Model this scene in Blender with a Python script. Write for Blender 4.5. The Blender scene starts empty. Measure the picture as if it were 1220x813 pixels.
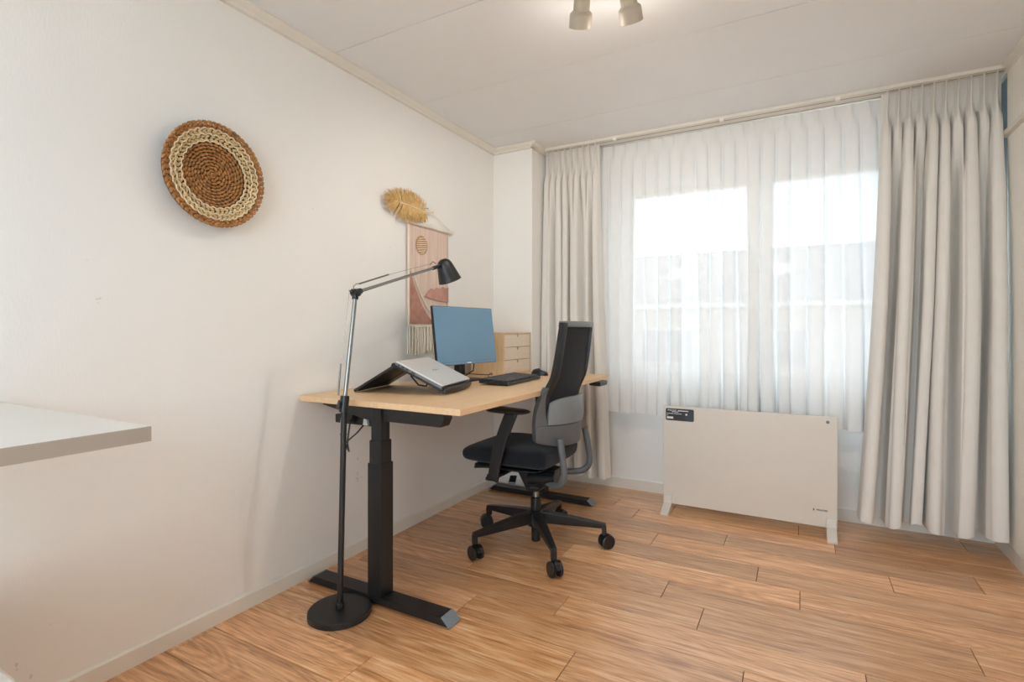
import bpy, bmesh, math, random
from mathutils import Vector, Matrix, noise
random.seed(7)
PI = math.pi
scene = bpy.context.scene
COL = scene.collection

# ------------------------------------------------------------------ camera
cam_d = bpy.data.cameras.new('camera')
cam = bpy.data.objects.new('camera', cam_d); COL.objects.link(cam)
cam.location = (1.951, 0.0, 1.12)
cam.rotation_euler = (math.radians(90), 0, math.radians(28.83))
cam_d.sensor_fit = 'HORIZONTAL'; cam_d.sensor_width = 36.0
cam_d.lens = 625.0 / 1220.0 * 36.0
cam_d.shift_y = -13.5 / 1220.0
cam_d.clip_start = 0.02
scene.camera = cam

# ------------------------------------------------------------------ world: bright overcast sky
world = bpy.data.worlds.new('overcast_sky'); scene.world = world
world.use_nodes = True
wn = world.node_tree.nodes; wl = world.node_tree.links
bg = wn['Background']
bg.inputs['Color'].default_value = (0.79, 0.905, 1.06, 1)
bg.inputs['Strength'].default_value = 6.2

# a light portal in the window opening: it emits nothing, it only guides the sampling of the sky
for loc_, rot_, sx_, sy_ in (((1.715, 3.80, 1.50), -90, 1.78, 1.45), ((1.45, -1.42, 1.175), 90, 2.0, 2.05)):
    pl = bpy.data.lights.new('window_portal', 'AREA'); pl.shape = 'RECTANGLE'; pl.size = sx_; pl.size_y = sy_
    pl.cycles.is_portal = True
    po = bpy.data.objects.new('window_portal', pl); COL.objects.link(po)
    po.location = loc_; po.rotation_euler = (math.radians(rot_), 0, 0)

SPOT_POWER = 8.5
SPOT_COLOR = (1.0, 0.93, 0.85)

# ------------------------------------------------------------------ exposure
vs = scene.view_settings
vs.view_transform = 'Standard'; vs.look = 'None'; vs.gamma = 1.0; vs.use_curve_mapping = False
vs.exposure = 0.52
scene.cycles.max_bounces = 11
scene.cycles.diffuse_bounces = 7
scene.cycles.transparent_max_bounces = 24
scene.cycles.caustics_reflective = False
scene.cycles.caustics_refractive = False
scene.cycles.sample_clamp_indirect = 6.0

# ------------------------------------------------------------------ materials
def srgb(r, g, b):
    f = lambda c: c / 12.92 if c <= 0.04045 else ((c + 0.055) / 1.055) ** 2.4
    return (f(r / 255), f(g / 255), f(b / 255), 1)

class NT:
    def __init__(s, name):
        s.m = bpy.data.materials.new(name); s.m.use_nodes = True
        s.t = s.m.node_tree; s.b = s.t.nodes['Principled BSDF']; s.out = s.t.nodes['Material Output']
    def n(s, typ, **kw):
        nd = s.t.nodes.new(typ)
        for k, v in kw.items():
            if k in nd.inputs: nd.inputs[k].default_value = v
            else: setattr(nd, k, v)
        return nd
    def l(s, a, b): s.t.links.new(a, b)

def mat(name, col, rough=0.5, metal=0.0, var=0.06, scale=8.0, bump=0.0, bscale=120.0, stretch=(1, 1, 1), spec=0.5, sheen=0.0):
    n = NT(name)
    tc = n.n('ShaderNodeTexCoord'); mp = n.n('ShaderNodeMapping'); mp.inputs['Scale'].default_value = stretch
    n.l(tc.outputs['Object'], mp.inputs['Vector'])
    nz = n.n('ShaderNodeTexNoise', Scale=scale, Detail=4.0); n.l(mp.outputs['Vector'], nz.inputs['Vector'])
    rp = n.n('ShaderNodeValToRGB')
    c = col if len(col) == 4 else (*col, 1)
    rp.color_ramp.elements[0].position = 0.3; rp.color_ramp.elements[1].position = 0.7
    rp.color_ramp.elements[0].color = tuple(x * (1 - var) for x in c[:3]) + (1,)
    rp.color_ramp.elements[1].color = tuple(min(1, x * (1 + var)) for x in c[:3]) + (1,)
    n.l(nz.outputs['Fac'], rp.inputs['Fac']); n.l(rp.outputs['Color'], n.b.inputs['Base Color'])
    n.b.inputs['Roughness'].default_value = rough; n.b.inputs['Metallic'].default_value = metal
    n.b.inputs['Specular IOR Level'].default_value = spec
    if sheen: n.b.inputs['Sheen Weight'].default_value = sheen
    if bump:
        nb = n.n('ShaderNodeTexNoise', Scale=bscale, Detail=3.0); n.l(mp.outputs['Vector'], nb.inputs['Vector'])
        bp = n.n('ShaderNodeBump', Strength=bump, Distance=0.002)
        n.l(nb.outputs['Fac'], bp.inputs['Height']); n.l(bp.outputs['Normal'], n.b.inputs['Normal'])
    return n.m

def wood(name, c_dark, c_mid, c_light, axis='x', rough=0.4, grain=1.0, rand=0.25, bump=0.15, rings=0.5, spec=0.5, coat=0.0):
    """streaky wood along one object axis, shifted and tinted per object"""
    n = NT(name)
    tc = n.n('ShaderNodeTexCoord'); oi = n.n('ShaderNodeObjectInfo')
    ml = n.n('ShaderNodeMath', operation='MULTIPLY'); ml.inputs[1].default_value = 37.0
    n.l(oi.outputs['Random'], ml.inputs[0])
    ad = n.n('ShaderNodeVectorMath', operation='ADD')
    n.l(tc.outputs['Object'], ad.inputs[0]); n.l(ml.outputs[0], ad.inputs[1])
    mp = n.n('ShaderNodeMapping')
    k = {'x': (2.0, 36, 36), 'y': (36, 2.0, 36), 'z': (36, 36, 2.0)}[axis]
    mp.inputs['Scale'].default_value = tuple(v * grain for v in k)
    n.l(ad.outputs[0], mp.inputs['Vector'])
    n1 = n.n('ShaderNodeTexNoise', Scale=1.0, Detail=6.0, Roughness=0.66, Distortion=0.5)
    n.l(mp.outputs['Vector'], n1.inputs['Vector'])
    mp2 = n.n('ShaderNodeMapping'); mp2.inputs['Scale'].default_value = tuple(v * grain * 5 for v in k)
    n.l(ad.outputs[0], mp2.inputs['Vector'])
    n2 = n.n('ShaderNodeTexNoise', Scale=1.0, Detail=3.0); n.l(mp2.outputs['Vector'], n2.inputs['Vector'])
    # cathedral grain: bands of a distorted low-frequency noise
    mp3 = n.n('ShaderNodeMapping'); mp3.inputs['Scale'].default_value = tuple((1.1 if v < 5 else 7.0) * grain for v in k)
    n.l(ad.outputs[0], mp3.inputs['Vector'])
    n3 = n.n('ShaderNodeTexNoise', Scale=1.0, Detail=1.0, Distortion=0.4); n.l(mp3.outputs['Vector'], n3.inputs['Vector'])
    m3 = n.n('ShaderNodeMath', operation='MULTIPLY'); m3.inputs[1].default_value = 16.0; n.l(n3.outputs['Fac'], m3.inputs[0])
    fr = n.n('ShaderNodeMath', operation='PINGPONG'); fr.inputs[1].default_value = 0.5; n.l(m3.outputs[0], fr.inputs[0])
    m4 = n.n('ShaderNodeMath', operation='MULTIPLY'); m4.inputs[1].default_value = 0.36 * rings; n.l(fr.outputs[0], m4.inputs[0])
    a1 = n.n('ShaderNodeMath', operation='MULTIPLY_ADD'); a1.inputs[1].default_value = 0.62
    n.l(n1.outputs['Fac'], a1.inputs[0]); n.l(m4.outputs[0], a1.inputs[2])
    a2 = n.n('ShaderNodeMath', operation='MULTIPLY_ADD'); a2.inputs[1].default_value = 0.38
    n.l(n2.outputs['Fac'], a2.inputs[0]); n.l(a1.outputs[0], a2.inputs[2])
    rp = n.n('ShaderNodeValToRGB'); e = rp.color_ramp.elements
    off = 0.09 * rings
    e[0].position = 0.30 + off; e[0].color = c_dark; e[1].position = 0.72 + off; e[1].color = c_light
    em = e.new(0.5 + off); em.color = c_mid
    n.l(a2.outputs[0], rp.inputs['Fac'])
    hs = n.n('ShaderNodeHueSaturation')
    mr = n.n('ShaderNodeMapRange'); mr.inputs['To Min'].default_value = 1 - rand; mr.inputs['To Max'].default_value = 1 + rand
    n.l(oi.outputs['Random'], mr.inputs['Value']); n.l(mr.outputs['Result'], hs.inputs['Value'])
    n.l(rp.outputs['Color'], hs.inputs['Color']); n.l(hs.outputs['Color'], n.b.inputs['Base Color'])
    rr = n.n('ShaderNodeMapRange'); rr.inputs['To Min'].default_value = rough - 0.06; rr.inputs['To Max'].default_value = rough + 0.1
    n.l(n1.outputs['Fac'], rr.inputs['Value']); n.l(rr.outputs['Result'], n.b.inputs['Roughness'])
    bp = n.n('ShaderNodeBump', Strength=bump, Distance=0.0015)
    n.l(a2.outputs[0], bp.inputs['Height']); n.l(bp.outputs['Normal'], n.b.inputs['Normal'])
    n.b.inputs['Specular IOR Level'].default_value = spec
    n.b.inputs['Coat Weight'].default_value = coat; n.b.inputs['Coat Roughness'].default_value = .32
    return n.m

def wallpaper(name, col, marks=0.0):
    n = NT(name)
    tc = n.n('ShaderNodeTexCoord')
    n1 = n.n('ShaderNodeTexNoise', Scale=1.6, Detail=5.0); n.l(tc.outputs['Object'], n1.inputs['Vector'])
    rp = n.n('ShaderNodeValToRGB')
    rp.color_ramp.elements[0].color = tuple(x * 0.965 for x in col[:3]) + (1,); rp.color_ramp.elements[1].color = col
    rp.color_ramp.elements[0].position = .3; rp.color_ramp.elements[1].position = .65
    n.l(n1.outputs['Fac'], rp.inputs['Fac'])
    src = rp.outputs['Color']
    if marks:                       # a few small scuffs
        n4 = n.n('ShaderNodeTexNoise', Scale=5.5, Detail=1.0); n.l(tc.outputs['Object'], n4.inputs['Vector'])
        n5 = n.n('ShaderNodeTexNoise', Scale=42.0, Detail=2.0); n.l(tc.outputs['Object'], n5.inputs['Vector'])
        mu = n.n('ShaderNodeMath', operation='MULTIPLY'); n.l(n4.outputs['Fac'], mu.inputs[0]); n.l(n5.outputs['Fac'], mu.inputs[1])
        r2 = n.n('ShaderNodeValToRGB'); r2.color_ramp.elements[0].position = 0.505; r2.color_ramp.elements[1].position = 0.52
        n.l(mu.outputs[0], r2.inputs['Fac'])
        mx = n.n('ShaderNodeMix'); mx.data_type = 'RGBA'
        n.l(r2.outputs['Color'], mx.inputs['Factor']); n.l(src, mx.inputs['A']); mx.inputs['B'].default_value = tuple(x * .80 for x in col[:3]) + (1,)
        src = mx.outputs['Result']
    n.l(src, n.b.inputs['Base Color'])
    n.b.inputs['Roughness'].default_value = 0.75; n.b.inputs['Specular IOR Level'].default_value = 0.25
    mp = n.n('ShaderNodeMapping'); mp.inputs['Scale'].default_value = (1, 1, 0.45); n.l(tc.outputs['Object'], mp.inputs['Vector'])
    n2 = n.n('ShaderNodeTexNoise', Scale=170.0, Detail=3.0); n.l(mp.outputs['Vector'], n2.inputs['Vector'])
    bp = n.n('ShaderNodeBump', Strength=0.35, Distance=0.0012); n.l(n2.outputs['Fac'], bp.inputs['Height'])
    n.l(bp.outputs['Normal'], n.b.inputs['Normal'])
    return n.m

def cloth(name, col, transp, transl, rough=0.9, weave=900.0):
    """fabric: partly see-through, partly lets light through"""
    n = NT(name); n.t.nodes.remove(n.b)
    tc = n.n('ShaderNodeTexCoord')
    nz = n.n('ShaderNodeTexNoise', Scale=14.0, Detail=4.0); n.l(tc.outputs['Object'], nz.inputs['Vector'])
    rp = n.n('ShaderNodeValToRGB'); rp.color_ramp.elements[0].color = tuple(x * .94 for x in col[:3]) + (1,); rp.color_ramp.elements[1].color = col
    n.l(nz.outputs['Fac'], rp.inputs['Fac'])
    wv = n.n('ShaderNodeTexNoise', Scale=weave, Detail=1.0); n.l(tc.outputs['Object'], wv.inputs['Vector'])
    bp = n.n('ShaderNodeBump', Strength=0.12, Distance=0.001); n.l(wv.outputs['Fac'], bp.inputs['Height'])
    df = n.n('ShaderNodeBsdfDiffuse'); tl = n.n('ShaderNodeBsdfTranslucent'); tr = n.n('ShaderNodeBsdfTransparent')
    for s in (df, tl): n.l(rp.outputs['Color'], s.inputs['Color']); n.l(bp.outputs['Normal'], s.inputs['Normal'])
    m1 = n.n('ShaderNodeMixShader'); m1.inputs[0].default_value = transl; n.l(df.outputs[0], m1.inputs[1]); n.l(tl.outputs[0], m1.inputs[2])
    m2 = n.n('ShaderNodeMixShader'); m2.inputs[0].default_value = transp; n.l(m1.outputs[0], m2.inputs[1]); n.l(tr.outputs[0], m2.inputs[2])
    n.l(m2.outputs[0], n.out.inputs['Surface'])
    return n.m

def pane_mat(name):
    n = NT(name); n.t.nodes.remove(n.b)
    tr = n.n('ShaderNodeBsdfTransparent'); tr.inputs[0].default_value = (0.93, 0.96, 0.95, 1)
    gl = n.n('ShaderNodeBsdfGlossy', Roughness=0.02)
    mx = n.n('ShaderNodeMixShader'); mx.inputs[0].default_value = 0.05
    n.l(tr.outputs[0], mx.inputs[1]); n.l(gl.outputs[0], mx.inputs[2]); n.l(mx.outputs[0], n.out.inputs['Surface'])
    return n.m

def glow_mat(name, col, s):
    n = NT(name); n.b.inputs['Base Color'].default_value = (1, 1, 1, 1)
    n.b.inputs['Emission Color'].default_value = (*col, 1); n.b.inputs['Emission Strength'].default_value = s
    return n.m

def brick_mat(name):
    n = NT(name)
    tc = n.n('ShaderNodeTexCoord'); mp = n.n('ShaderNodeMapping'); mp.inputs['Rotation'].default_value = (math.radians(90), 0, 0)
    n.l(tc.outputs['Object'], mp.inputs['Vector'])
    br = n.n('ShaderNodeTexBrick', Scale=4.0); br.inputs['Color1'].default_value = srgb(206, 194, 182); br.inputs['Color2'].default_value = srgb(192, 178, 168); br.inputs['Mortar'].default_value = srgb(214, 210, 204)
    n.l(mp.outputs['Vector'], br.inputs['Vector']); n.l(br.outputs['Color'], n.b.inputs['Base Color']); n.b.inputs['Roughness'].default_value = .9
    return n.m

def rooftile_mat(name):
    n = NT(name)
    tc = n.n('ShaderNodeTexCoord')
    wv = n.n('ShaderNodeTexWave', Scale=1.6, Distortion=0.3); wv.bands_direction = 'Z'; n.l(tc.outputs['Object'], wv.inputs['Vector'])
    rp = n.n('ShaderNodeValToRGB'); rp.color_ramp.elements[0].color = srgb(116, 121, 130); rp.color_ramp.elements[1].color = srgb(140, 145, 154)
    n.l(wv.outputs['Fac'], rp.inputs['Fac']); n.l(rp.outputs['Color'], n.b.inputs['Base Color']); n.b.inputs['Roughness'].default_value = .8
    return n.m

M = {}
M['wall'] = wallpaper('white_wallpaper', srgb(239, 237, 233), marks=1.0)
M['wall_plain'] = wallpaper('white_wallpaper_plain', srgb(239, 237, 233))
M['wall_blue'] = mat('blue_grey_wall_paint', srgb(116, 128, 134), 0.7, bump=0.15)
M['panel'] = mat('cream_wall_panel', srgb(240, 237, 229), 0.45, var=0.02)
M['ceil'] = mat('white_ceiling_panel', srgb(230, 230, 230), 0.55, var=0.015, scale=3, bump=0.08, bscale=300)
M['groove'] = mat('ceiling_groove', srgb(170, 166, 160), 0.8)
M['trim'] = mat('cream_painted_trim', srgb(228, 223, 213), 0.4, var=0.02)
M['subfloor'] = mat('dark_floor_joint', srgb(74, 44, 26), 0.8)
M['plank'] = wood('oak_look_plank', srgb(148, 92, 52), srgb(216, 158, 106), srgb(252, 216, 174), 'x', rough=0.30, grain=1.0, rand=0.20, bump=0.12, rings=0.45, spec=0.8, coat=0.6)
M['desk_wood'] = wood('light_oak_desktop', srgb(212, 172, 128), srgb(224, 188, 146), srgb(234, 202, 164), 'y', rough=0.42, grain=1.4, rand=0.0, bump=0.05, rings=0.3)
M['ply'] = wood('birch_plywood', srgb(212, 178, 132), srgb(224, 194, 152), srgb(232, 206, 170), 'z', rough=0.5, grain=1.2, rand=0.0, bump=0.05, rings=0.4)
M['ply_front'] = wood('pale_birch_drawer_front', srgb(216, 198, 176), srgb(228, 213, 194), srgb(236, 223, 206), 'y', rough=0.5, grain=1.5, rand=0.02, bump=0.05, rings=0.3)
M['black_metal'] = mat('black_powder_coat', srgb(27, 27, 28), 0.42, 0.0, bump=0.1, bscale=500)
M['black_plastic'] = mat('black_plastic', srgb(26, 27, 29), 0.38, 0.0)
M['base_plastic'] = mat('black_nylon', srgb(24, 26, 28), 0.33, 0.0, bump=0.06, bscale=600)
M['grey_plastic'] = mat('dark_grey_plastic', srgb(88, 90, 92), 0.45, 0.0, bump=0.06, bscale=600)
M['mid_grey'] = mat('mid_grey_plastic', srgb(116, 118, 120), 0.42, 0.0, bump=0.06, bscale=600)
M['cap'] = mat('grey_end_cap', srgb(110, 118, 126), 0.35)
M['seat_fabric'] = mat('black_seat_fabric', srgb(24, 27, 33), 0.95, var=0.15, bump=0.6, bscale=420, sheen=0.15, spec=0.2)
M['mesh_fabric'] = mat('black_mesh_fabric', srgb(40, 42, 45), 0.8, var=0.12, bump=0.8, bscale=700, spec=0.3)
M['chrome'] = mat('brushed_chrome', srgb(150, 149, 146), 0.3, 1.0, var=0.02)
M['steel_wire'] = mat('steel_wire', srgb(130, 128, 124), 0.3, 1.0)
M['screen'] = mat('reflection_tinted_screen_glass', srgb(104, 142, 170), 0.22, 0.0, var=0.03, scale=2)  # blue-grey of a bright reflection is put into the base colour
M['silver'] = mat('silver_laptop_lid', srgb(212, 211, 210), 0.42, 0.2, var=0.02)
M['laptop_edge'] = mat('laptop_side', srgb(120, 120, 122), 0.4, 0.5)
M['print_grey'] = mat('grey_print', srgb(120, 120, 122), 0.5)
M['heater'] = mat('white_heater_enamel', srgb(214, 206, 195), 0.35, var=0.01)
M['sticker'] = mat('black_sticker', srgb(20, 22, 28), 0.3)
M['print_white'] = mat('white_print', srgb(225, 225, 225), 0.5)
M['print_black'] = mat('black_print', srgb(30, 30, 30), 0.5)
M['white_lacquer'] = mat('white_lacquer', srgb(226, 223, 217), 0.35, var=0.01)
M['table_edge'] = mat('darkened_table_edge', srgb(164, 153, 142), 0.5, var=0.02)  # edge darkened in colour, as the added window lights this face
M['straw'] = mat('raffia_straw', srgb(212, 176, 116), 0.8, var=0.22, scale=60)
M['coil_brown'] = mat('brown_seagrass', srgb(166, 116, 66), 0.7, var=0.35, scale=50)
M['coil_dark'] = mat('dark_seagrass', srgb(92, 58, 30), 0.8, var=0.2)
M['coil_cream'] = mat('cream_seagrass', srgb(214, 186, 138), 0.75, var=0.22, scale=40)
M['coil_pale'] = mat('pale_cord', srgb(226, 210, 178), 0.8, var=0.1)
M['tap_pink'] = mat('pale_pink_weave', srgb(224, 200, 186), 0.95, var=0.10, scale=5, stretch=(1, 14, 0.6), bump=0.6, bscale=160)
M['tap_rose'] = mat('dusty_rose_weave', srgb(186, 136, 120), 0.95, var=0.20, scale=26, bump=0.6, bscale=300)
M['tap_rose2'] = mat('light_rose_weave', srgb(196, 146, 132), 0.95, var=0.14, scale=26, bump=0.6, bscale=300)
M['tap_tan'] = mat('tan_weave', srgb(188, 146, 112), 0.95, var=0.3, scale=60, stretch=(1, 1, 3), bump=0.6, bscale=300)
M['tap_cream'] = mat('cream_yarn', srgb(240, 229, 210), 0.95, var=0.10, bump=0.5, bscale=300)
M['rod'] = mat('white_wood_rod', srgb(226, 218, 206), 0.6)
M['drape'] = cloth('grey_beige_drape', srgb(236, 232, 226), 0.0, 0.10, weave=700)
M['sheer'] = cloth('white_voile', srgb(238, 237, 235), 0.046, 0.095, weave=900)
M['pvc'] = mat('white_window_frame', srgb(238, 238, 236), 0.35, var=0.01)
M['vent'] = mat('grey_vent_strip', srgb(196, 198, 198), 0.5)
M['pane'] = pane_mat('clear_pane')
M['far_pane'] = mat('far_window_glass', srgb(120, 130, 140), 0.1)
M['brick'] = brick_mat('pale_brick'); M['tile'] = rooftile_mat('grey_roof_tile')
M['asphalt'] = mat('street_paving', srgb(196, 194, 190), 0.9, var=.05)
M['bark'] = mat('tree_bark', srgb(96, 84, 74), 0.9, var=.2)
M['lamp_grey'] = mat('warm_grey_spot_housing', srgb(186, 174, 156), 0.45)
M['bulb'] = glow_mat('spot_bulb', (1.0, 0.82, 0.6), 12.0)
M['led'] = mat('socket_white', srgb(200, 200, 198), 0.5)
M['key'] = mat('black_key', srgb(56, 58, 61), 0.45)

# ------------------------------------------------------------------ mesh builder
WLOC = {}
class MB:
    def __init__(s, xf=None): s.v = []; s.f = []; s.xf = xf
    def add(s, vs, fs):
        o = len(s.v)
        for p in vs:
            p = Vector(p)
            s.v.append(s.xf @ p if s.xf else p)
        s.f += [tuple(i + o for i in f) for f in fs]; return s
    def box(s, c, d, rot=None):
        hx, hy, hz = d[0] / 2, d[1] / 2, d[2] / 2
        vs = [Vector((x, y, z)) for x in (-hx, hx) for y in (-hy, hy) for z in (-hz, hz)]
        if rot: vs = [rot @ v for v in vs]
        return s.add([v + Vector(c) for v in vs], [(0, 1, 3, 2), (4, 6, 7, 5), (0, 4, 5, 1), (2, 3, 7, 6), (0, 2, 6, 4), (1, 5, 7, 3)])
    def b2(s, a, b):
        return s.box([(a[i] + b[i]) / 2 for i in range(3)], [abs(b[i] - a[i]) for i in range(3)])
    def tube(s, pts, r, n=10, caps=True, closed=False):
        pts = [Vector(p) for p in pts]; m = len(pts)
        rs = r if isinstance(r, (list, tuple)) else [r] * m
        t0 = (pts[1] - pts[0]).normalized()
        up = Vector((0, 0, 1)) if abs(t0.z) < .9 else Vector((1, 0, 0))
        nrm = t0.cross(up).normalized(); vs = []; prev = t0
        for i, p in enumerate(pts):
            if closed: t = pts[(i + 1) % m] - pts[i - 1]
            else: t = pts[min(i + 1, m - 1)] - pts[max(i - 1, 0)]
            t.normalize()
            q = prev.rotation_difference(t); nrm = q @ nrm; prev = t
            bn = t.cross(nrm)
            for k in range(n):
                a = 2 * PI * k / n; vs.append(p + (nrm * math.cos(a) + bn * math.sin(a)) * rs[i])
        fs = []
        for i in range(m if closed else m - 1):
            j = (i + 1) % m
            for k in range(n): fs.append((i * n + k, i * n + (k + 1) % n, j * n + (k + 1) % n, j * n + k))
        if caps and not closed: fs += [tuple(range(n - 1, -1, -1)), tuple((m - 1) * n + k for k in range(n))]
        return s.add(vs, fs)
    def lathe(s, prof, o=(0, 0, 0), ax=(0, 0, 1), n=32):
        q = Vector((0, 0, 1)).rotation_difference(Vector(ax).normalized()); o = Vector(o); vs = []
        for r, z in prof:
            for k in range(n):
                a = 2 * PI * k / n; vs.append(o + q @ Vector((r * math.cos(a), r * math.sin(a), z)))
        fs = []
        for i in range(len(prof) - 1):
            for k in range(n): fs.append((i * n + k, i * n + (k + 1) % n, (i + 1) * n + (k + 1) % n, (i + 1) * n + k))
        fs += [tuple(range(n - 1, -1, -1)), tuple((len(prof) - 1) * n + k for k in range(n))]
        return s.add(vs, fs)
    def cyl(s, p0, p1, r, n=20):
        p0 = Vector(p0); p1 = Vector(p1); L = (p1 - p0).length
        return s.lathe([(r, 0), (r, L)], p0, p1 - p0, n)
    def blob(s, c, rx, ry, rz, rot=None, nu=8, nv=5):
        vs = []
        for i in range(nv + 1):
            th = PI * i / nv
            for k in range(nu):
                a = 2 * PI * k / nu
                v = Vector((rx * math.cos(th), ry * math.sin(th) * math.cos(a), rz * math.sin(th) * math.sin(a)))
                vs.append((rot @ v if rot else v) + Vector(c))
        fs = [(i * nu + k, (i + 1) * nu + k, (i + 1) * nu + (k + 1) % nu, i * nu + (k + 1) % nu) for i in range(nv) for k in range(nu)]
        return s.add(vs, fs)
    def grid(s, fn, nu, nv, flip=False):
        vs = [fn(i / nu, j / nv) for j in range(nv + 1) for i in range(nu + 1)]
        fs = []
        for j in range(nv):
            for i in range(nu):
                a = j * (nu + 1) + i; q = (a, a + 1, a + nu + 2, a + nu + 1)
                fs.append(q[::-1] if flip else q)
        return s.add(vs, fs)
    def slab(s, fn, nu, nv):
        """closed slab: fn(u, v, w) with w = 0 / 1 the two faces"""
        o = len(s.v); N = (nu + 1) * (nv + 1)
        vs = [fn(i / nu, j / nv, w) for w in (0, 1) for j in range(nv + 1) for i in range(nu + 1)]
        fs = []
        for w in (0, 1):
            for j in range(nv):
                for i in range(nu):
                    a = w * N + j * (nu + 1) + i; q = (a, a + 1, a + nu + 2, a + nu + 1)
                    fs.append(q if w else q[::-1])
        ring = [i for i in range(nu + 1)] + [j * (nu + 1) + nu for j in range(1, nu * 0 + nv + 1)] + [nv * (nu + 1) + i for i in range(nu - 1, -1, -1)] + [j * (nu + 1) for j in range(nv - 1, 0, -1)]
        for k in range(len(ring)):
            a, b = ring[k], ring[(k + 1) % len(ring)]
            fs.append((a, b, b + N, a + N))
        return s.add(vs, fs)
    def prism(s, poly, h0, h1, axes='xyz'):
        """polygon in the first two axes, extruded along the third"""
        ix = {'x': 0, 'y': 1, 'z': 2}; n = len(poly); vs = []
        for h in (h0, h1):
            for a, b in poly:
                p = [0, 0, 0]; p[ix[axes[0]]] = a; p[ix[axes[1]]] = b; p[ix[axes[2]]] = h; vs.append(p)
        fs = [tuple(range(n - 1, -1, -1)), tuple(range(n, 2 * n))] + [(k, (k + 1) % n, n + (k + 1) % n, n + k) for k in range(n)]
        return s.add(vs, fs)
    def build(s, name, m, parent=None, bevel=0.0, seg=2, smooth=True, kind=None, angle=35, origin=None, label=None, subsurf=0):
        if parent is not None: org = WLOC[parent.name]
        elif origin is not None: org = Vector(origin)
        else:
            xs = [v.x for v in s.v]; ys = [v.y for v in s.v]; zs = [v.z for v in s.v]
            org = Vector(((min(xs) + max(xs)) / 2, (min(ys) + max(ys)) / 2, min(zs)))
        me = bpy.data.meshes.new(name)
        me.from_pydata([v - org for v in s.v], [], s.f); me.validate()
        bm = bmesh.new(); bm.from_mesh(me)
        bmesh.ops.recalc_face_normals(bm, faces=bm.faces)
        if bevel:
            ed = [e for e in bm.edges if len(e.link_faces) == 2 and e.calc_face_angle(0) > math.radians(30)]
            bmesh.ops.bevel(bm, geom=ed, offset=bevel, segments=seg, profile=.5, affect='EDGES', clamp_overlap=True)
        bm.to_mesh(me); bm.free()
        if smooth:
            for p in me.polygons: p.use_smooth = True
            me.set_sharp_from_angle(angle=math.radians(angle))
        me.materials.append(M[m] if isinstance(m, str) else m)
        ob = bpy.data.objects.new(name, me); COL.objects.link(ob)
        if parent is not None: ob.parent = parent
        else: ob.location = org
        WLOC[ob.name] = org
        if subsurf:
            md = ob.modifiers.new('subdivision', 'SUBSURF'); md.levels = subsurf; md.render_levels = subsurf
        if bevel and smooth:
            wn_ = ob.modifiers.new('weighted_normals', 'WEIGHTED_NORMAL'); wn_.keep_sharp = True; wn_.weight = 90
        if kind: ob['kind'] = kind
        if label: ob['label'] = label
        return ob

def thing(name, label, cat, loc, group=None):
    o = bpy.data.objects.new(name, None); COL.objects.link(o); o.location = loc; o.empty_display_size = .1
    o['label'] = label; o['category'] = cat
    if group: o['group'] = group
    WLOC[o.name] = Vector(loc); return o
def tag(o, label, cat, group=None):
    o['label'] = label; o['category'] = cat
    if group: o['group'] = group
    return o
def struct(o, label=None, cat=None):
    o['kind'] = 'structure'
    if label: o['label'] = label
    if cat: o['category'] = cat
    return o
def text(parent, name, body, size, m, mtx, depth=0.0004):
    cu = bpy.data.curves.new('lettering_curve', 'FONT'); cu.body = body; cu.size = size; cu.extrude = depth
    cu.align_x = 'CENTER'; cu.align_y = 'CENTER'
    tmp = bpy.data.objects.new('lettering_tmp', cu); COL.objects.link(tmp)
    bpy.context.view_layer.update()
    me = bpy.data.meshes.new_from_object(tmp.evaluated_get(bpy.context.evaluated_depsgraph_get()))
    bpy.data.objects.remove(tmp); bpy.data.curves.remove(cu)
    org = WLOC[parent.name]
    me.transform(Matrix.Translation(-org) @ mtx); me.materials.clear(); me.materials.append(M[m])
    ob = bpy.data.objects.new(name, me); COL.objects.link(ob); ob.parent = parent; WLOC[ob.name] = org
    return ob

# ================================================================== THE ROOM
W, D, H = 2.855, 3.635, 2.42
Y0 = -1.35                               # wall behind the camera
# ---- floor of oak-look planks
fl = MB().b2((-0.12, Y0 - .1, -0.10), (W + .12, D + .1, -0.004)).build('floor', 'subfloor', smooth=False)
struct(fl, 'warm oak plank floor laid parallel to the window wall', 'floor')
PW, PL = 0.172, 1.035
known = {0: 1.266, 1: .753, 2: 1.10, 3: 1.61, 4: 1.438, 5: 1.948, 6: 1.777, 7: 1.265, 8: 1.60, 9: 1.07, 10: 1.94, 11: .62, -1: .42, -2: 1.70, -3: .03, -4: .95}
plank_cache = {}
def plank(x0, x1, y0, y1):
    key = (round(x1 - x0, 4), round(y1 - y0, 4))
    if key not in plank_cache:
        g = 0.0013
        mb = MB().box((0, 0, -0.003), (key[0] - 2 * g, key[1] - 2 * g, 0.006))
        ob = mb.build('plank', 'plank', None, bevel=0.0007, seg=1, smooth=False, origin=(0, 0, 0))
        plank_cache[key] = ob.data
        bpy.data.objects.remove(ob)
    ob = bpy.data.objects.new('plank', plank_cache[key]); COL.objects.link(ob)
    ob.parent = fl; ob.location = Vector(((x0 + x1) / 2, (y0 + y1) / 2, 0.0)) - WLOC['floor']
for k in range(-17, 13):
    y0 = 1.532 + k * PW; y1 = y0 + PW
    y0 = max(y0, Y0); y1 = min(y1, D - .001)
    if y1 - y0 < .01: continue
    j = known.get(k, random.uniform(0, PL)) % PL
    xs = [0.0] + [j + i * PL for i in range(4) if .01 < j + i * PL < W - .01] + [W]
    for a, b in zip(xs, xs[1:]): plank(a, b, y0, y1)

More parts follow.
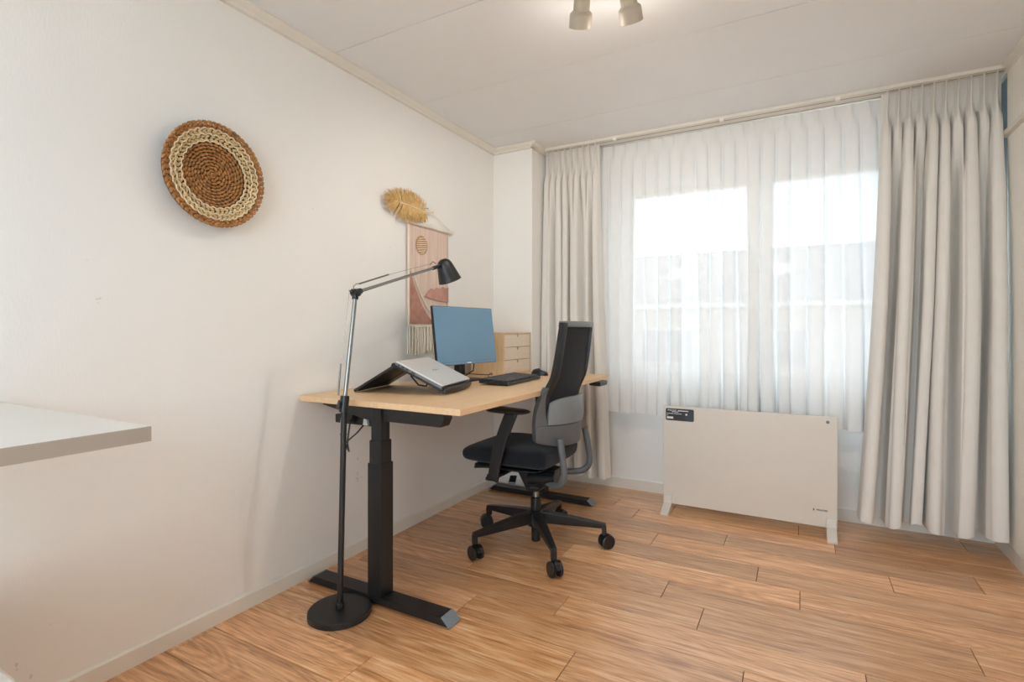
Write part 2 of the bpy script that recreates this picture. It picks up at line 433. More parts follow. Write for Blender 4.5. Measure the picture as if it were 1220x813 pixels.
# ---- ceiling of wide panels
ce = MB().b2((-0.12, Y0 - .1, H + 0.008), (W + .12, D + .1, H + 0.10)).build('ceiling', 'groove', smooth=False)
struct(ce, 'white panelled ceiling with fine grooves', 'ceiling')
cm = None
ys = [1.757 + .633 * i for i in range(-5, 3)]
ys = [Y0] + [y for y in ys if y > Y0 + .05] + [D]
for a, b in zip(ys, ys[1:]):
    MB().b2((0.0, a + .0015, H), (W, b - .0015, H + .012)).build('panel', 'ceil', ce, bevel=0.002, seg=2)

# ---- walls
struct(MB().b2((-0.12, Y0 - .1, 0), (0, D + .1, H)).build('wall_left', 'wall', smooth=False), 'white papered wall behind the desk', 'wall')
FX0, FX1, FZ0, FZ1 = 0.45, 2.45, 0.15, 2.20           # unseen window added behind the camera to bring in fill light
wf = MB()
wf.b2((-.12, Y0 - .12, 0), (FX0, Y0, H)); wf.b2((FX1, Y0 - .12, 0), (W + .12, Y0, H))
wf.b2((FX0, Y0 - .12, 0), (FX1, Y0, FZ0)); wf.b2((FX0, Y0 - .12, FZ1), (FX1, Y0, H))
struct(wf.build('wall_front', 'wall_plain', smooth=False), 'white papered wall opposite the sheers', 'wall')
w2 = bpy.data.objects.new('fill_window', None); COL.objects.link(w2); w2.location = ((FX0 + FX1) / 2, Y0 - .08, FZ0); WLOC['fill_window'] = Vector(w2.location)
struct(w2, 'added unseen two-pane window for fill light, opposite the sheers', 'window')
f2 = MB()
for a, b in (((FX0, FZ0), (FX0 + .05, FZ1)), ((FX1 - .05, FZ0), (FX1, FZ1)), ((FX0 + .05, FZ0), (FX1 - .05, FZ0 + .05)), ((FX0 + .05, FZ1 - .05), (FX1 - .05, FZ1)), ((1.42, FZ0 + .05), (1.48, FZ1 - .05))):
    f2.b2((a[0], Y0 - .11, a[1]), (b[0], Y0 - .05, b[1]))
f2.build('frame', 'pvc', w2, bevel=.003)
for a, b in ((FX0 + .05, 1.42), (1.48, FX1 - .05)):
    MB().b2((a - .004, Y0 - .083, FZ0 + .046), (b + .004, Y0 - .077, FZ1 - .046)).build('pane', 'pane', w2, smooth=False)
OX0, OX1, OZ0, OZ1 = 0.82, 2.62, 0.775, 2.25
wb = MB()
wb.b2((-.12, D, 0), (OX0, D + .22, H)); wb.b2((OX1, D, 0), (W + .12, D + .22, H))
wb.b2((OX0, D, 0), (OX1, D + .22, OZ0)); wb.b2((OX0, D, OZ1), (OX1, D + .22, H))
struct(wb.build('wall_back', 'wall_plain', smooth=False), 'white wall around the wide window', 'wall')
struct(MB().b2((0, 3.267, 0), (0.312, D, H)).build('wall_pillar', 'wall_plain', smooth=False), 'boxed-in white pillar in the left corner', 'wall')
wr = struct(MB().b2((W, Y0 - .1, 0), (W + .12, D + .1, H)).build('wall_right', 'wall_blue', smooth=False), 'right wall clad with cream panels', 'wall')
for z0, z1 in ((0.07, 2.068), (2.100, H)):
    y = 3.43
    while y > Y0 + .02:
        y2 = max(y - 1.22, Y0)
        MB().b2((W - .016, y2 + .001, z0), (W, y - .001, z1)).build('panel', 'panel', wr, bevel=.002)
        y = y2
MB().prism([(W, 2.066), (W - .034, 2.072), (W - .034, 2.094), (W, 2.102)], Y0, 3.45, 'xzy').build('rail', 'trim', wr, bevel=.002)

# ---- ceiling moulding and baseboards
def mould_x(name, x0, x1, y, sgn, z=H):       # runs along x on a wall facing -y
    poly = [(y, z), (y - .042, z), (y - .042, z - .010), (y - .030, z - .018), (y - .018, z - .024), (y - .018, z - .038), (y, z - .038)]
    return struct(MB().prism(poly, x0, x1, 'yzx').build(name, 'trim', bevel=.0015, seg=1), 'cream ceiling moulding', 'moulding')
def mould_y(name, y0, y1, x, sg, z=H):        # runs along y
    poly = [(x, z), (x + sg * .042, z), (x + sg * .042, z - .010), (x + sg * .030, z - .018), (x + sg * .018, z - .024), (x + sg * .018, z - .038), (x, z - .038)]
    return struct(MB().prism(poly, y0, y1, 'xzy').build(name, 'trim', bevel=.0015, seg=1), 'cream ceiling moulding', 'moulding')
mould_y('trim_1', Y0, 3.267, 0.0, 1)['label'] = 'cream ceiling moulding along the desk wall'
mould_x('trim_2', 0.0, 0.33, 3.267, -1)['label'] = 'short cream ceiling moulding across the corner pillar'
mould_y('trim_3', 3.226, D, 0.312, 1)['label'] = 'cream ceiling moulding on the side of the corner pillar'
mould_x('trim_4', 0.35, W, D, -1)['label'] = 'cream ceiling moulding above the window'
mould_y('trim_5', Y0, D, W, -1)['label'] = 'cream ceiling moulding along the panelled right wall'
def base_y(name, y0, y1, x, sg, h=.062, t=.012):
    poly = [(x, 0), (x + sg * t, 0), (x + sg * t, h - .006), (x + sg * t * .4, h), (x, h)]
    return struct(MB().prism(poly, y0, y1, 'xzy').build(name, 'trim'), None, 'baseboard')
def base_x(name, x0, x1, y, h=.062, t=.012):
    poly = [(y, 0), (y - t, 0), (y - t, h - .006), (y - t * .4, h), (y, h)]
    return struct(MB().prism(poly, x0, x1, 'yzx').build(name, 'trim'), None, 'baseboard')
base_y('baseboard_left', Y0, 3.267, 0, 1)['label'] = 'cream baseboard under the desk wall'
base_x('baseboard_pillar', 0.012, .324, 3.267)['label'] = 'short cream baseboard at the corner pillar'
base_x('baseboard_back', .324, W - .012, D, .075)['label'] = 'cream baseboard under the window'
base_y('baseboard_right', Y0, D, W, -1, .07, .014)['label'] = 'cream baseboard under the panelled right wall'
base_y('baseboard_corner', 3.267, D, .312, 1)['label'] = 'cream baseboard on the side of the corner pillar'

# ---- window
WY0, WY1 = D + .05, D + .12
win = bpy.data.objects.new('window_1', None); COL.objects.link(win); win.location = ((OX0 + OX1) / 2, WY0, OZ0); WLOC['window_1'] = Vector(win.location)
struct(win, 'wide white two-pane window behind the sheers', 'window')
fb = MB()
fb.b2((OX0, WY0, OZ0), (OX0 + .05, WY1, OZ1)); fb.b2((OX1 - .05, WY0, OZ0), (OX1, WY1, OZ1))
fb.b2((OX0 + .05, WY0, OZ1 - .045), (OX1 - .05, WY1, OZ1)); fb.b2((OX0 + .05, WY0, OZ0), (OX1 - .05, WY1, OZ0 + .03))
fb.b2((1.685, WY0, OZ0 + .03), (1.755, WY1, OZ1 - .045))
fb.build('frame', 'pvc', win, bevel=.004)
for x0, x1 in ((OX0 + .05, 1.685), (1.755, OX1 - .05)):
    z0, z1 = OZ0 + .03, 2.085
    sb = MB(); e = .042
    sb.b2((x0, WY0 + .008, z0), (x0 + e, WY1 - .01, z1)); sb.b2((x1 - e, WY0 + .008, z0), (x1, WY1 - .01, z1))
    sb.b2((x0 + e, WY0 + .008, z0), (x1 - e, WY1 - .01, z0 + .03)); sb.b2((x0 + e, WY0 + .008, z1 - .03), (x1 - e, WY1 - .01, z1))
    so = sb.build('sash', 'pvc', win, bevel=.004)
    MB().b2((x0 + e - .004, WY0 + .03, z0 + .026), (x1 - e + .004, WY0 + .036, z1 - .026)).build('pane', 'pane', so, smooth=False)
    MB().b2((x0, WY0 + .004, z1 + .002), (x1, WY1 - .004, OZ1 - .045)).build('vent_strip', 'vent', win, bevel=.003)
    for i in range(3):
        MB().b2((x0 + .02, WY0 - .003, z1 + .022 + i * .034), (x1 - .02, WY0 + .006, z1 + .034 + i * .034)).build('vent_slat', 'pvc', win, bevel=.001, seg=1)
struct(MB().b2((OX0 - .03, D - .055, OZ0 - .022), (OX1 + .03, WY0, OZ0)).build('trim_6', 'pvc', bevel=.005), 'white window sill behind the sheers', 'window sill')

# ================================================================== OUTSIDE
struct(MB().b2((-60, -60, -2.95), (50, 70, -2.8)).build('street_ground', 'asphalt', smooth=False), 'paved street below the window', 'street')
YH = 22.0
hs = thing('row_house', 'pale row of houses with grey tiled roof across the street', 'building', (-6, YH, -2.8))
MB().b2((-30, YH, -2.8), (16, YH + 8, 2.25)).build('facade', 'brick', hs, smooth=False)
MB().prism([(YH - .4, 2.15), (YH + 4, 4.75), (YH + 8.4, 2.15), (YH + 8.4, 2.0), (YH + 4, 4.55), (YH - .4, 2.0)], -30.3, 16.3, 'yzx').build('roof', 'tile', hs, smooth=False)
MB().b2((-30.3, YH - .52, 1.98), (16.3, YH - .38, 2.14)).build('gutter', 'pvc', hs, smooth=False)
for i in range(11):
    x = -28 + i * 4.0
    for z0, z1, wd in ((-.3, 1.2, 2.2), (-2.0, -.7, 1.4)):
        w = MB().b2((x, YH - .06, z0), (x + wd, YH + .02, z1)).build('window', 'pvc', hs, smooth=False)
        MB().b2((x + .1, YH - .08, z0 + .1), (x + wd / 2 - .04, YH - .05, z1 - .1)).build('pane', 'far_pane', w, smooth=False)
        MB().b2((x + wd / 2 + .04, YH - .08, z0 + .1), (x + wd - .1, YH - .05, z1 - .1)).build('pane', 'far_pane', w, smooth=False)
    d = MB().b2((x + 1.9, YH - .06, -2.78), (x + 2.8, YH + .02, -.75)).build('front_door', 'vent', hs, smooth=False)
    rx = Matrix.Rotation(math.atan2(2.6, 4.4), 4, 'X')
    MB(Matrix.Translation((x + 1.2, YH + 1.9, 3.56)) @ rx).box((0, 0, 0), (.8, 1.0, .12)).build('skylight', 'pvc', hs, smooth=False)
# a bare tree left of the window view
tr = thing('bare_tree', 'bare winter tree with thin twigs left of the houses', 'tree', (-4.6, 14.0, -2.8))
tb = MB(); rnd = random.Random(3)
def branch(p, d, L, r, lev):
    q = p + d * L
    tb.tube([p, p.lerp(q, .5) + Vector((rnd.uniform(-.04, .04), rnd.uniform(-.04, .04), 0)) * L, q], [r, r * .85, r * .65], 5)
    if lev == 0: return
    for i in range(3 if lev > 1 else 4):
        nd = (d + Vector((rnd.uniform(-.8, .8), rnd.uniform(-.8, .8), rnd.uniform(-.15, .5)))).normalized()
        branch(p.lerp(q, rnd.uniform(.55, 1)), nd, L * rnd.uniform(.55, .75), r * .55, lev - 1)
branch(Vector((-4.6, 14.0, -2.8)), Vector((0.05, 0, 1)), 2.6, .13, 4)
tb.build('branches', 'bark', tr)

# ================================================================== CURTAINS
# double rail under the ceiling
rail = thing('curtain_rail', 'white double curtain rail under the ceiling moulding', 'curtain rail', (1.75, 3.475, H - .02))
MB().b2((.335, 3.405, H - .020), (W - .02, 3.545, H)).build('rail_body', 'trim', rail, bevel=.003)
for yy in (3.44, 3.505):
    MB().b2((.34, yy - .004, H - .0215), (W - .025, yy + .004, H - .0195)).build('slot', 'groove', rail, smooth=False)
for xx in (.86, 1.53, 2.13):
    MB().b2((xx - .012, 3.398, H - .034), (xx + .012, 3.412, H - .016)).build('bracket', 'pvc', rail, bevel=.002)

def fold_noise(k, seed): return noise.noise(Vector((k * 1.37 + seed * 7.1, seed * 3.3, .5)))

def drape(name, label, n, xt0, xt1, xb0, xb1, yc, ztop, zbot, amp_b, seed, matn, head=.12, hem=0.0, nu=36, nv=46, solid=.0022, amp_t=.028, hem_name='hem', cat='curtain', ziter=0.0, irr=.5, swell=.9, nb=0):
    """pinch-pleated hanging: narrow triple pinches at the head open into round folds"""
    def surf(u, z, push=0.0):
        t = (ztop - z) / (ztop - zbot)                     # 0 at the head, 1 at the hem
        k = u * n; i = math.floor(min(k, n - 1e-6)); fr = k - i
        hd = (ztop - z) / head
        # width across
        ub = u - swell * .16 / n * math.sin(2 * PI * u * n) * max(0, min(1, (hd - .6) * .6))
        wob = .35 * fold_noise(k * .55, seed) / n * min(1, t * 1.5)
        xt = xt0 + (xt1 - xt0) * (ub + wob); xb = xb0 + (xb1 - xb0) * (ub + wob)
        s = t ** 1.15
        x = xt * (1 - s) + xb * s
        # fold profile
        c = .5 - .5 * math.cos(2 * PI * fr)                 # 0 at the pleat borders, 1 at the pleat centre
        d = abs(fr - .5) * 2                                # 0 at the pleat centre
        pk = max(0.0, 1 - (d / .40) ** 2)                   # the pinch
        tri = pk * (.62 + .38 * math.cos(2 * PI * (fr - .5) / .20))
        big = irr * fold_noise(i * 3.7 + .3, seed + 2) * 2.2
        a_i = 1 + max(-.72, min(.45, big + (irr * .5 if i % 2 == 0 else -irr * .5))) * min(1, t * 2.5)
        pl_ = min(1, max(0, (c - .06) / .62)); pl_ = pl_ * pl_ * (3 - 2 * pl_)
        rnd_f = (.35 * c + .65 * pl_) * a_i
        if nb:                                              # lower down the pleats fall together into fewer, broader folds
            kb_ = nb * (u + .055 * math.sin(2 * PI * (1.7 * u + .13 * seed)) / 1.7) ; fb2 = kb_ - math.floor(kb_)
            c2 = .5 - .5 * math.cos(2 * PI * fb2)
            p2 = min(1, max(0, (c2 - .04) / .46)); p2 = p2 * p2 * (3 - 2 * p2)
            ai2 = 1 + .30 * fold_noise(math.floor(kb_) * 2.3 + .7, seed + 6)
            qm = min(1, max(0, (t - .05) / .22)); qm = qm * qm * (3 - 2 * qm)
            rnd_f = rnd_f * (1 - qm) + (.18 * c2 + .74 * p2 + .08 * c) * ai2 * qm
        if hd < 1: m = 0.0
        else: m = min(1, (hd - 1) / 1.1); m = m * m * (3 - 2 * m)
        h1 = min(1, hd)
        head_d = amp_t * (tri * 1.25 * (1 - h1) + (pk ** 2.2) * h1)
        body = (amp_t * 1.15 + (amp_b - amp_t) * min(1, t * 2.0)) * rnd_f
        y = yc - (head_d * (1 - m) + body * m)
        y += .012 * t * fold_noise(k * 1.9 + 5, seed + 4) + .006 * math.sin(5 * t + i * 2.1) * t
        x += .010 * t * math.sin(3.1 * t + i * 1.7 + seed)
        y -= push
        zz = z
        if ziter and t > .96: zz = z + ziter * fold_noise(k * .9, seed + 9) * (t - .96) / .04
        return Vector((x, y, zz))
    root = thing(name, label, cat, ((xb0 + xb1) / 2, yc, zbot))
    zs_body = zbot + hem
    def fb_(u, v): return surf(u, ztop + (zs_body - ztop) * (v ** 1.25))
    p = MB().grid(fb_, n * nu, nv).build('fabric', matn, root, angle=180)
    if solid:
        md = p.modifiers.new('thickness', 'SOLIDIFY'); md.thickness = solid; md.offset = 0; md.use_rim = False
    if hem:
        h = MB().grid(lambda u, v: surf(u, zs_body + .004 - (hem + .004) * v, .0009), n * nu, 8).build(hem_name, matn, root, angle=180)
        if solid:
            md = h.modifiers.new('thickness', 'SOLIDIFY'); md.thickness = solid * 1.2; md.offset = 0; md.use_rim = False
    if hem > .2:
        MB().grid(lambda u, v: surf(u, zs_body + .003 - .006 * v, .0030), n * nu, 1).build('hem_seam', matn, root, angle=180)
    return root

drape('blackout_curtain', 'grey-beige floor-length curtain gathered on the right of the window', 10, 2.335, 2.828, 2.225, 2.812, 3.470, 2.400, .105, .150, 1, 'drape', head=.115, hem=.335, amp_t=.042, ziter=.02, irr=.45, nb=6)
drape('blackout_curtain', 'grey-beige floor-length curtain hanging by the corner pillar left of the window', 9, .325, .735, .335, .80, 3.465, 2.400, .115, .085, 3, 'drape', head=.11, hem=.30, amp_t=.036, ziter=.02, irr=.40, nb=6)
drape('sheer_curtain', 'white sheer curtain over the left window pane', 12, .70, 1.680, .70, 1.680, 3.534, 2.394, .555, .040, 5, 'sheer', head=.060, nu=22, nv=36, solid=0, amp_t=.012, hem=.05, irr=.7)
drape('sheer_curtain', 'white sheer curtain over the right window pane', 12, 1.655, 2.66, 1.655, 2.66, 3.522, 2.394, .555, .040, 8, 'sheer', head=.060, nu=22, nv=36, solid=0, amp_t=.012, hem=.05, irr=.7)

# ================================================================== HEATER
hx0, hx1, hy, hz0, hz1 = 1.203, 2.124, 3.310, .047, .647
ht = thing('panel_heater', 'flat white electric panel heater standing under the window', 'heater', ((hx0 + hx1) / 2, hy + .012, 0))
MB().b2((hx0, hy, hz0), (hx1, hy + .022, hz1)).build('panel', 'heater', ht, bevel=.003)
MB().b2((hx0 + .03, hy + .022, hz0 + .05), (hx1 - .03, hy + .034, hz1 - .05)).build('back_cover', 'heater', ht, bevel=.004)
for x in (hx0 + .004, hx1 - .052):
    fo = MB()
    fo.prism([(hy - .105, 0), (hy + .120, 0), (hy + .120, .012), (hy + .045, .034), (hy + .034, .10), (hy - .006, .10), (hy - .010, .055), (hy - .105, .016)], x, x + .048, 'yzx')
    fo.build('foot', 'heater', ht, bevel=.003)
lb = MB().prism([(hx0 + .021, hz1 - .012), (hx0 + .176, hz1 - .012), (hx0 + .182, hz1 - .018), (hx0 + .182, hz1 - .080), (hx0 + .176, hz1 - .086), (hx0 + .021, hz1 - .086), (hx0 + .015, hz1 - .080), (hx0 + .015, hz1 - .018)], hy - .0015, hy + .001, 'xzy').build('sticker', 'sticker', ht, label='black printed sticker')
RX = Matrix.Rotation(math.radians(90), 4, 'X')
def on_heater(x, z): return Matrix.Translation((x, hy - .0019, z)) @ RX
text(lb, 'lettering', 'PRINCESS', .0125, 'print_white', on_heater(hx0 + .052, hz1 - .0235))
bars = MB()
for (x0, x1, z, h) in ((.088, .150, .022, .005), (.052, .092, .031, .003), (.020, .062, .042, .003), (.066, .110, .042, .003), (.020, .030, .053, .003)):
    bars.b2((hx0 + x0, hy - .0019, hz1 - z - h), (hx0 + x1, hy - .0014, hz1 - z))
bars.build('print_lines', 'print_white', lb, smooth=False)
MB().b2((hx0 + .022, hy - .002, hz1 - .075), (hx0 + .060, hy - .0014, hz1 - .063)).build('print_badge', 'print_white', lb, smooth=False)
MB().lathe([(.006, 0), (.006, .0006)], (hx0 + .138, hy - .0014, hz1 - .045), (0, -1, 0), 20).build('print_dot', 'print_white', lb)
text(ht, 'lettering', 'PRINCESS', .0125, 'print_black', on_heater(hx1 - .072, hz0 + .090), .0006)
cr = MB()
for i in range(5): cr.b2((hx1 - .115 + (i % 2) * .002, hy - .0012, hz0 + .0845 + i * .0024), (hx1 - .108 + (i % 2) * .001, hy + .0005, hz0 + .0860 + i * .0024))
cr.build('emblem', 'print_black', ht, smooth=False)
MB().lathe([(.0085, 0), (.0085, .002), (.006, .003)], (hx1 - .045, hy + .0005, hz1 - .028), (0, -1, 0), 24).build('badge', 'cap', ht)

# ================================================================== STANDING DESK
DX0, DX1, DY0, DY1, DZ = 0.012, 0.868, 1.578, 3.258, 0.830
dk = thing('standing_desk', 'height-adjustable desk with light oak top and black steel legs', 'desk', (.44, 2.405, 0))
MB().b2((DX0, DY0, DZ - .025), (DX1, DY1, DZ)).build('desktop', 'desk_wood', dk, bevel=.0015, seg=1)
for yc in (1.635, 3.172):
    ft = MB()
    ft.prism([(.045, .006), (.078, .036), (.765, .036), (.800, .006)], yc - .037, yc + .037, 'xzy')
    f_ob = ft.build('foot', 'black_metal', dk, bevel=.002, seg=2)
    MB().prism([(.768, .039), (.806, .006), (.802, .002), (.764, .036)], yc - .037, yc + .037, 'xzy').build('end_cap', 'cap', f_ob, bevel=.001)
    MB().prism([(.076, .039), (.040, .006), (.044, .002), (.080, .036)], yc - .037, yc + .037, 'xzy').build('end_cap', 'cap', f_ob, bevel=.001)
    MB().b2((.08, yc - .02, 0), (.12, yc + .02, .008)).build('glide', 'black_plastic', f_ob, bevel=.002)
    MB().b2((.72, yc - .02, 0), (.76, yc + .02, .008)).build('glide', 'black_plastic', f_ob, bevel=.002)
    lg = MB().b2((.395, yc - .038, .036), (.468, yc + .038, .575)).build('leg', 'black_metal', dk, bevel=.005)
    MB().b2((.400, yc - .033, .57), (.463, yc + .033, .667)).build('leg_middle_stage', 'black_metal', lg, bevel=.004)
    MB().b2((.405, yc - .028, .66), (.458, yc + .028, .795)).build('leg_upper_stage', 'black_metal', lg, bevel=.004)
    ins = .018 if yc < 2 else -.018
    fe = .760 if yc < 2 else .64
    MB().prism([(.105, .805), (.105, .790), (.36, .745), (fe - .015, .745), (fe, .775), (fe, .805)], yc + ins - .03, yc + ins + .03, 'xzy').build('support_arm', 'black_metal', dk, bevel=.003)
for x in (.375, .488):
    MB().b2((x - .02, 1.68, .765), (x + .02, 3.12, .800)).build('crossbar', 'black_metal', dk, bevel=.003)
MB().prism([(.812, .803), (.885, .803), (.892, .797), (.888, .776), (.820, .780)], 3.035, 3.165, 'xzy').build('control_panel', 'black_plastic', dk, bevel=.002, label='black up and down control under the desk edge')

# power strip hung below the desktop, plugs and lead
ps = thing('power_strip', 'black power strip hung under the desktop beside the desk leg', 'power strip', (.2, 1.76, .69))
MB().b2((.06, 1.735, .690), (.335, 1.790, .730)).build('body', 'black_plastic', ps, bevel=.004)
for x in (.11, .26): MB().b2((x, 1.755, .73), (x + .015, 1.77, .806)).build('bracket', 'black_metal', ps, bevel=.001)
for x, m in ((.105, 'led'), (.245, 'led')):
    MB().prism([(x, .695), (x + .03, .695), (x + .022, .727), (x + .006, .727)], 1.722, 1.737, 'xzy').build('plug', m, ps, bevel=.002)
MB().lathe([(.024, 0), (.026, .01), (.022, .03)], (.175, 1.736, .722), (0, -1, .3), 20).build('adapter', 'black_plastic', ps)
MB().tube([(.25, 1.73, .70), (.235, 1.70, .665), (.20, 1.68, .63), (.192, 1.68, .60), (.20, 1.685, .58), (.185, 1.69, .62), (.17, 1.72, .70)], .0038, 8).build('lead', 'black_plastic', ps)

# ================================================================== ON THE DESK
# ---- chest of three drawers
cx0, cx1, cy0, cy1, cz0, cz1 = .058, .308, 2.880, 3.252, DZ, 1.100
ch = thing('mini_drawer_chest', 'small plywood chest of three drawers on the desk corner', 'drawer chest', ((cx0 + cx1) / 2, (cy0 + cy1) / 2, DZ))
t = .009
bd = MB()
bd.b2((cx0, cy0, cz0), (cx1, cy0 + t, cz1)); bd.b2((cx0, cy1 - t, cz0), (cx1, cy1, cz1))
bd.b2((cx0, cy0 + t, cz1 - t), (cx1, cy1 - t, cz1)); bd.b2((cx0, cy0 + t, cz0), (cx1, cy1 - t, cz0 + t)); bd.b2((cx0, cy0 + t, cz0 + t), (cx0 + .006, cy1 - t, cz1 - t))
bd.build('body', 'ply', ch, bevel=.0008, seg=1)
hh = (cz1 - cz0 - 2 * t) / 3
for i in range(3):
    z0 = cz0 + t + i * hh + .0015; z1 = z0 + hh - .003
    ya, yb = cy0 + t + .0015, cy1 - t - .0015; ym = (ya + yb) / 2
    # front with a small notch cut in the upper edge
    dr = MB().prism([(ya, z0), (yb, z0), (yb, z1), (ym + .011, z1), (ym + .008, z1 - .019), (ym - .008, z1 - .019), (ym - .011, z1), (ya, z1)], cx1 - .012, cx1 - .002, 'yzx').build('drawer', 'ply_front', ch, smooth=False)
    bx = MB().b2((cx0 + .012, ya, z0), (cx1 - .012, ya + .005, z1 - .006)).b2((cx0 + .012, yb - .005, z0), (cx1 - .012, yb, z1 - .006)).b2((cx0 + .012, ya, z0), (cx1 - .012, yb, z0 + .004)).b2((cx0 + .008, ya, z0), (cx0 + .012, yb, z1 - .006))
    bx.build('drawer_box', 'ply', dr, smooth=False)
    MB().b2((cx1 - .028, ym - .012, z1 - .022), (cx1 - .0125, ym + .012, z1)).build('notch_shade_block', 'print_black', dr, smooth=False)  # black block put behind the notch as its shade

# ---- monitor
mo = thing('monitor', 'thin black monitor with a blank screen coloured with a blue-grey reflection', 'monitor', (.28, 2.44, DZ))
ang = math.radians(90 - 6)                # width runs along +y, turned a little to the camera
MX = Matrix.Translation((.322, 2.436, 1.088)) @ Matrix.Rotation(math.radians(-6), 4, 'Z') @ Matrix.Rotation(math.radians(-7), 4, 'Y')
mw, mh = .510, .318
MB(MX).b2((-.016, -mw / 2, -mh / 2), (0, mw / 2, mh / 2)).build('housing', 'black_plastic', mo, bevel=.002)
MB(MX).b2((-.002, -mw / 2 + .003, -mh / 2 + .016), (.0008, mw / 2 - .003, mh / 2 - .003)).build('screen', 'screen', mo, smooth=False, label='blank screen coloured with a blue-grey reflection')
MB(MX).b2((-.001, -mw / 2 + .003, -mh / 2 + .002), (.0010, mw / 2 - .003, -mh / 2 + .015)).build('lower_bezel', 'screen', mo, smooth=False)
MB(MX).b2((0, -.018, -mh / 2 + .004), (.0016, .018, -mh / 2 + .011)).build('maker_mark', 'print_white', mo, smooth=False)
MB(MX).b2((-.045, -.14, -.10), (-.014, .14, .08)).build('rear_cover', 'black_plastic', mo, bevel=.008)
MB().b2((.236, 2.435, DZ + .012), (.266, 2.505, 1.09)).build('neck', 'black_plastic', mo, bevel=.004)
MB().b2((.175, 2.335, DZ), (.345, 2.555, DZ + .014)).build('base', 'black_plastic', mo, bevel=.004)
MB().tube([(.262, 2.50, 1.02), (.285, 2.53, .955), (.29, 2.56, .92), (.26, 2.60, .88), (.20, 2.60, .845), (.12, 2.56, .836), (.03, 2.53, .834)], .0035, 8).build('cable', 'black_plastic', mo)
MB().tube([(.265, 2.45, .99), (.285, 2.44, .93), (.28, 2.47, .885), (.24, 2.50, .85), (.14, 2.50, .834), (.03, 2.48, .834)], .003, 8).build('cable', 'black_plastic', mo)

# ---- laptop on a folding stand
e1 = Vector((-.242, .970, 0)); e2 = Vector((-.970, -.242, 0)); e3 = Vector((0, 0, 1))
SB = Matrix(((e1.x, e2.x, 0, .512), (e1.y, e2.y, 0, 2.035), (0, 0, 1, DZ), (0, 0, 0, 1)))
sd = thing('laptop_stand', 'black folding laptop stand on the desk', 'laptop stand', (.40, 2.0, DZ))
pit = math.atan2(.105, .225)
SP = SB @ Matrix.Translation((0, -.012, .016)) @ Matrix.Rotation(pit, 4, 'X')
MB(SP).b2((-.172, .0, 0), (-.128, .262, .012)).b2((.128, .0, 0), (.172, .262, .012)).b2((-.128, .0, 0), (.128, .035, .012)).b2((-.128, .222, 0), (.128, .262, .012)).b2((-.128, .115, .002), (.128, .150, .010)).build('tray', 'black_plastic', sd, bevel=.003)
lip = MB(SP)
def lipf(u, v, w):
    x = -.172 + .344 * u; bow = .012 * math.cos(PI * (u - .5))
    return Vector((x, -.006 - bow - (.012 if w else 0), -.003 + .031 * v - .012 * abs(2 * u - 1) ** 6 * v))
lip.slab(lipf, 16, 2); lip.build('lip', 'black_plastic', sd, bevel=.002)
tp = SB @ Matrix.Translation((0, -.012, .016)) @ Matrix.Rotation(pit, 4, 'X') @ Vector((0, .255, .004))
tb_, tz = (SB.inverted() @ tp).y, (SB.inverted() @ tp).z
la = math.atan2(-(tz - .006), .425 - tb_); Ls = math.hypot(tz - .006, .425 - tb_)
LP_ = SB @ Matrix.Translation((0, tb_, tz)) @ Matrix.Rotation(la, 4, 'X')
MB(LP_).b2((-.165, 0, -.006), (-.075, Ls, .006)).b2((.075, 0, -.006), (.165, Ls, .006)).b2((-.075, 0, -.006), (.075, .06, .006)).b2((-.075, Ls - .055, -.006), (.075, Ls, .006)).b2((-.075, .06, -.004), (.075, Ls - .055, .003)).build('rear_leg', 'black_plastic', sd, bevel=.003)
MB(LP_).cyl((-.172, 0, 0), (.172, 0, 0), .013, 18).build('hinge', 'black_plastic', sd)
MB(SP).tube([(-.10, .10, 0), (-.10, .10, -.03), (-.09, .14, -.045), (-.07, .20, -.03), (-.07, .21, 0)], .004, 8).build('clip', 'black_plastic', sd)
lt = thing('laptop', 'closed silver laptop resting on the black stand', 'laptop', SP @ Vector((0, 0.1, .012)))
LM = SP @ Matrix.Translation((0, .002, .0125))
MB(LM).b2((-.180, 0, 0), (.180, .248, .010)).build('base', 'laptop_edge', lt, bevel=.003)
MB(LM).b2((-.180, 0, .0105), (.180, .248, .019)).build('lid', 'silver', lt, bevel=.004, seg=3)
for i, (b0, b1) in enumerate(((.175, .190), (.198, .213), (.222, .232), (.14, .16))):
    MB(LM).b2((-.1808, b0, .003), (-.178, b1, .008)).build('port', 'black_plastic', lt, smooth=False)
mk = MB(LM).tube([(-.028, .118, .0192), (-.015, .132, .0192), (.0, .120, .0192), (.012, .130, .0192), (.028, .122, .0192)], .0012, 6)
mk.build('lid_mark', 'print_grey', lt)

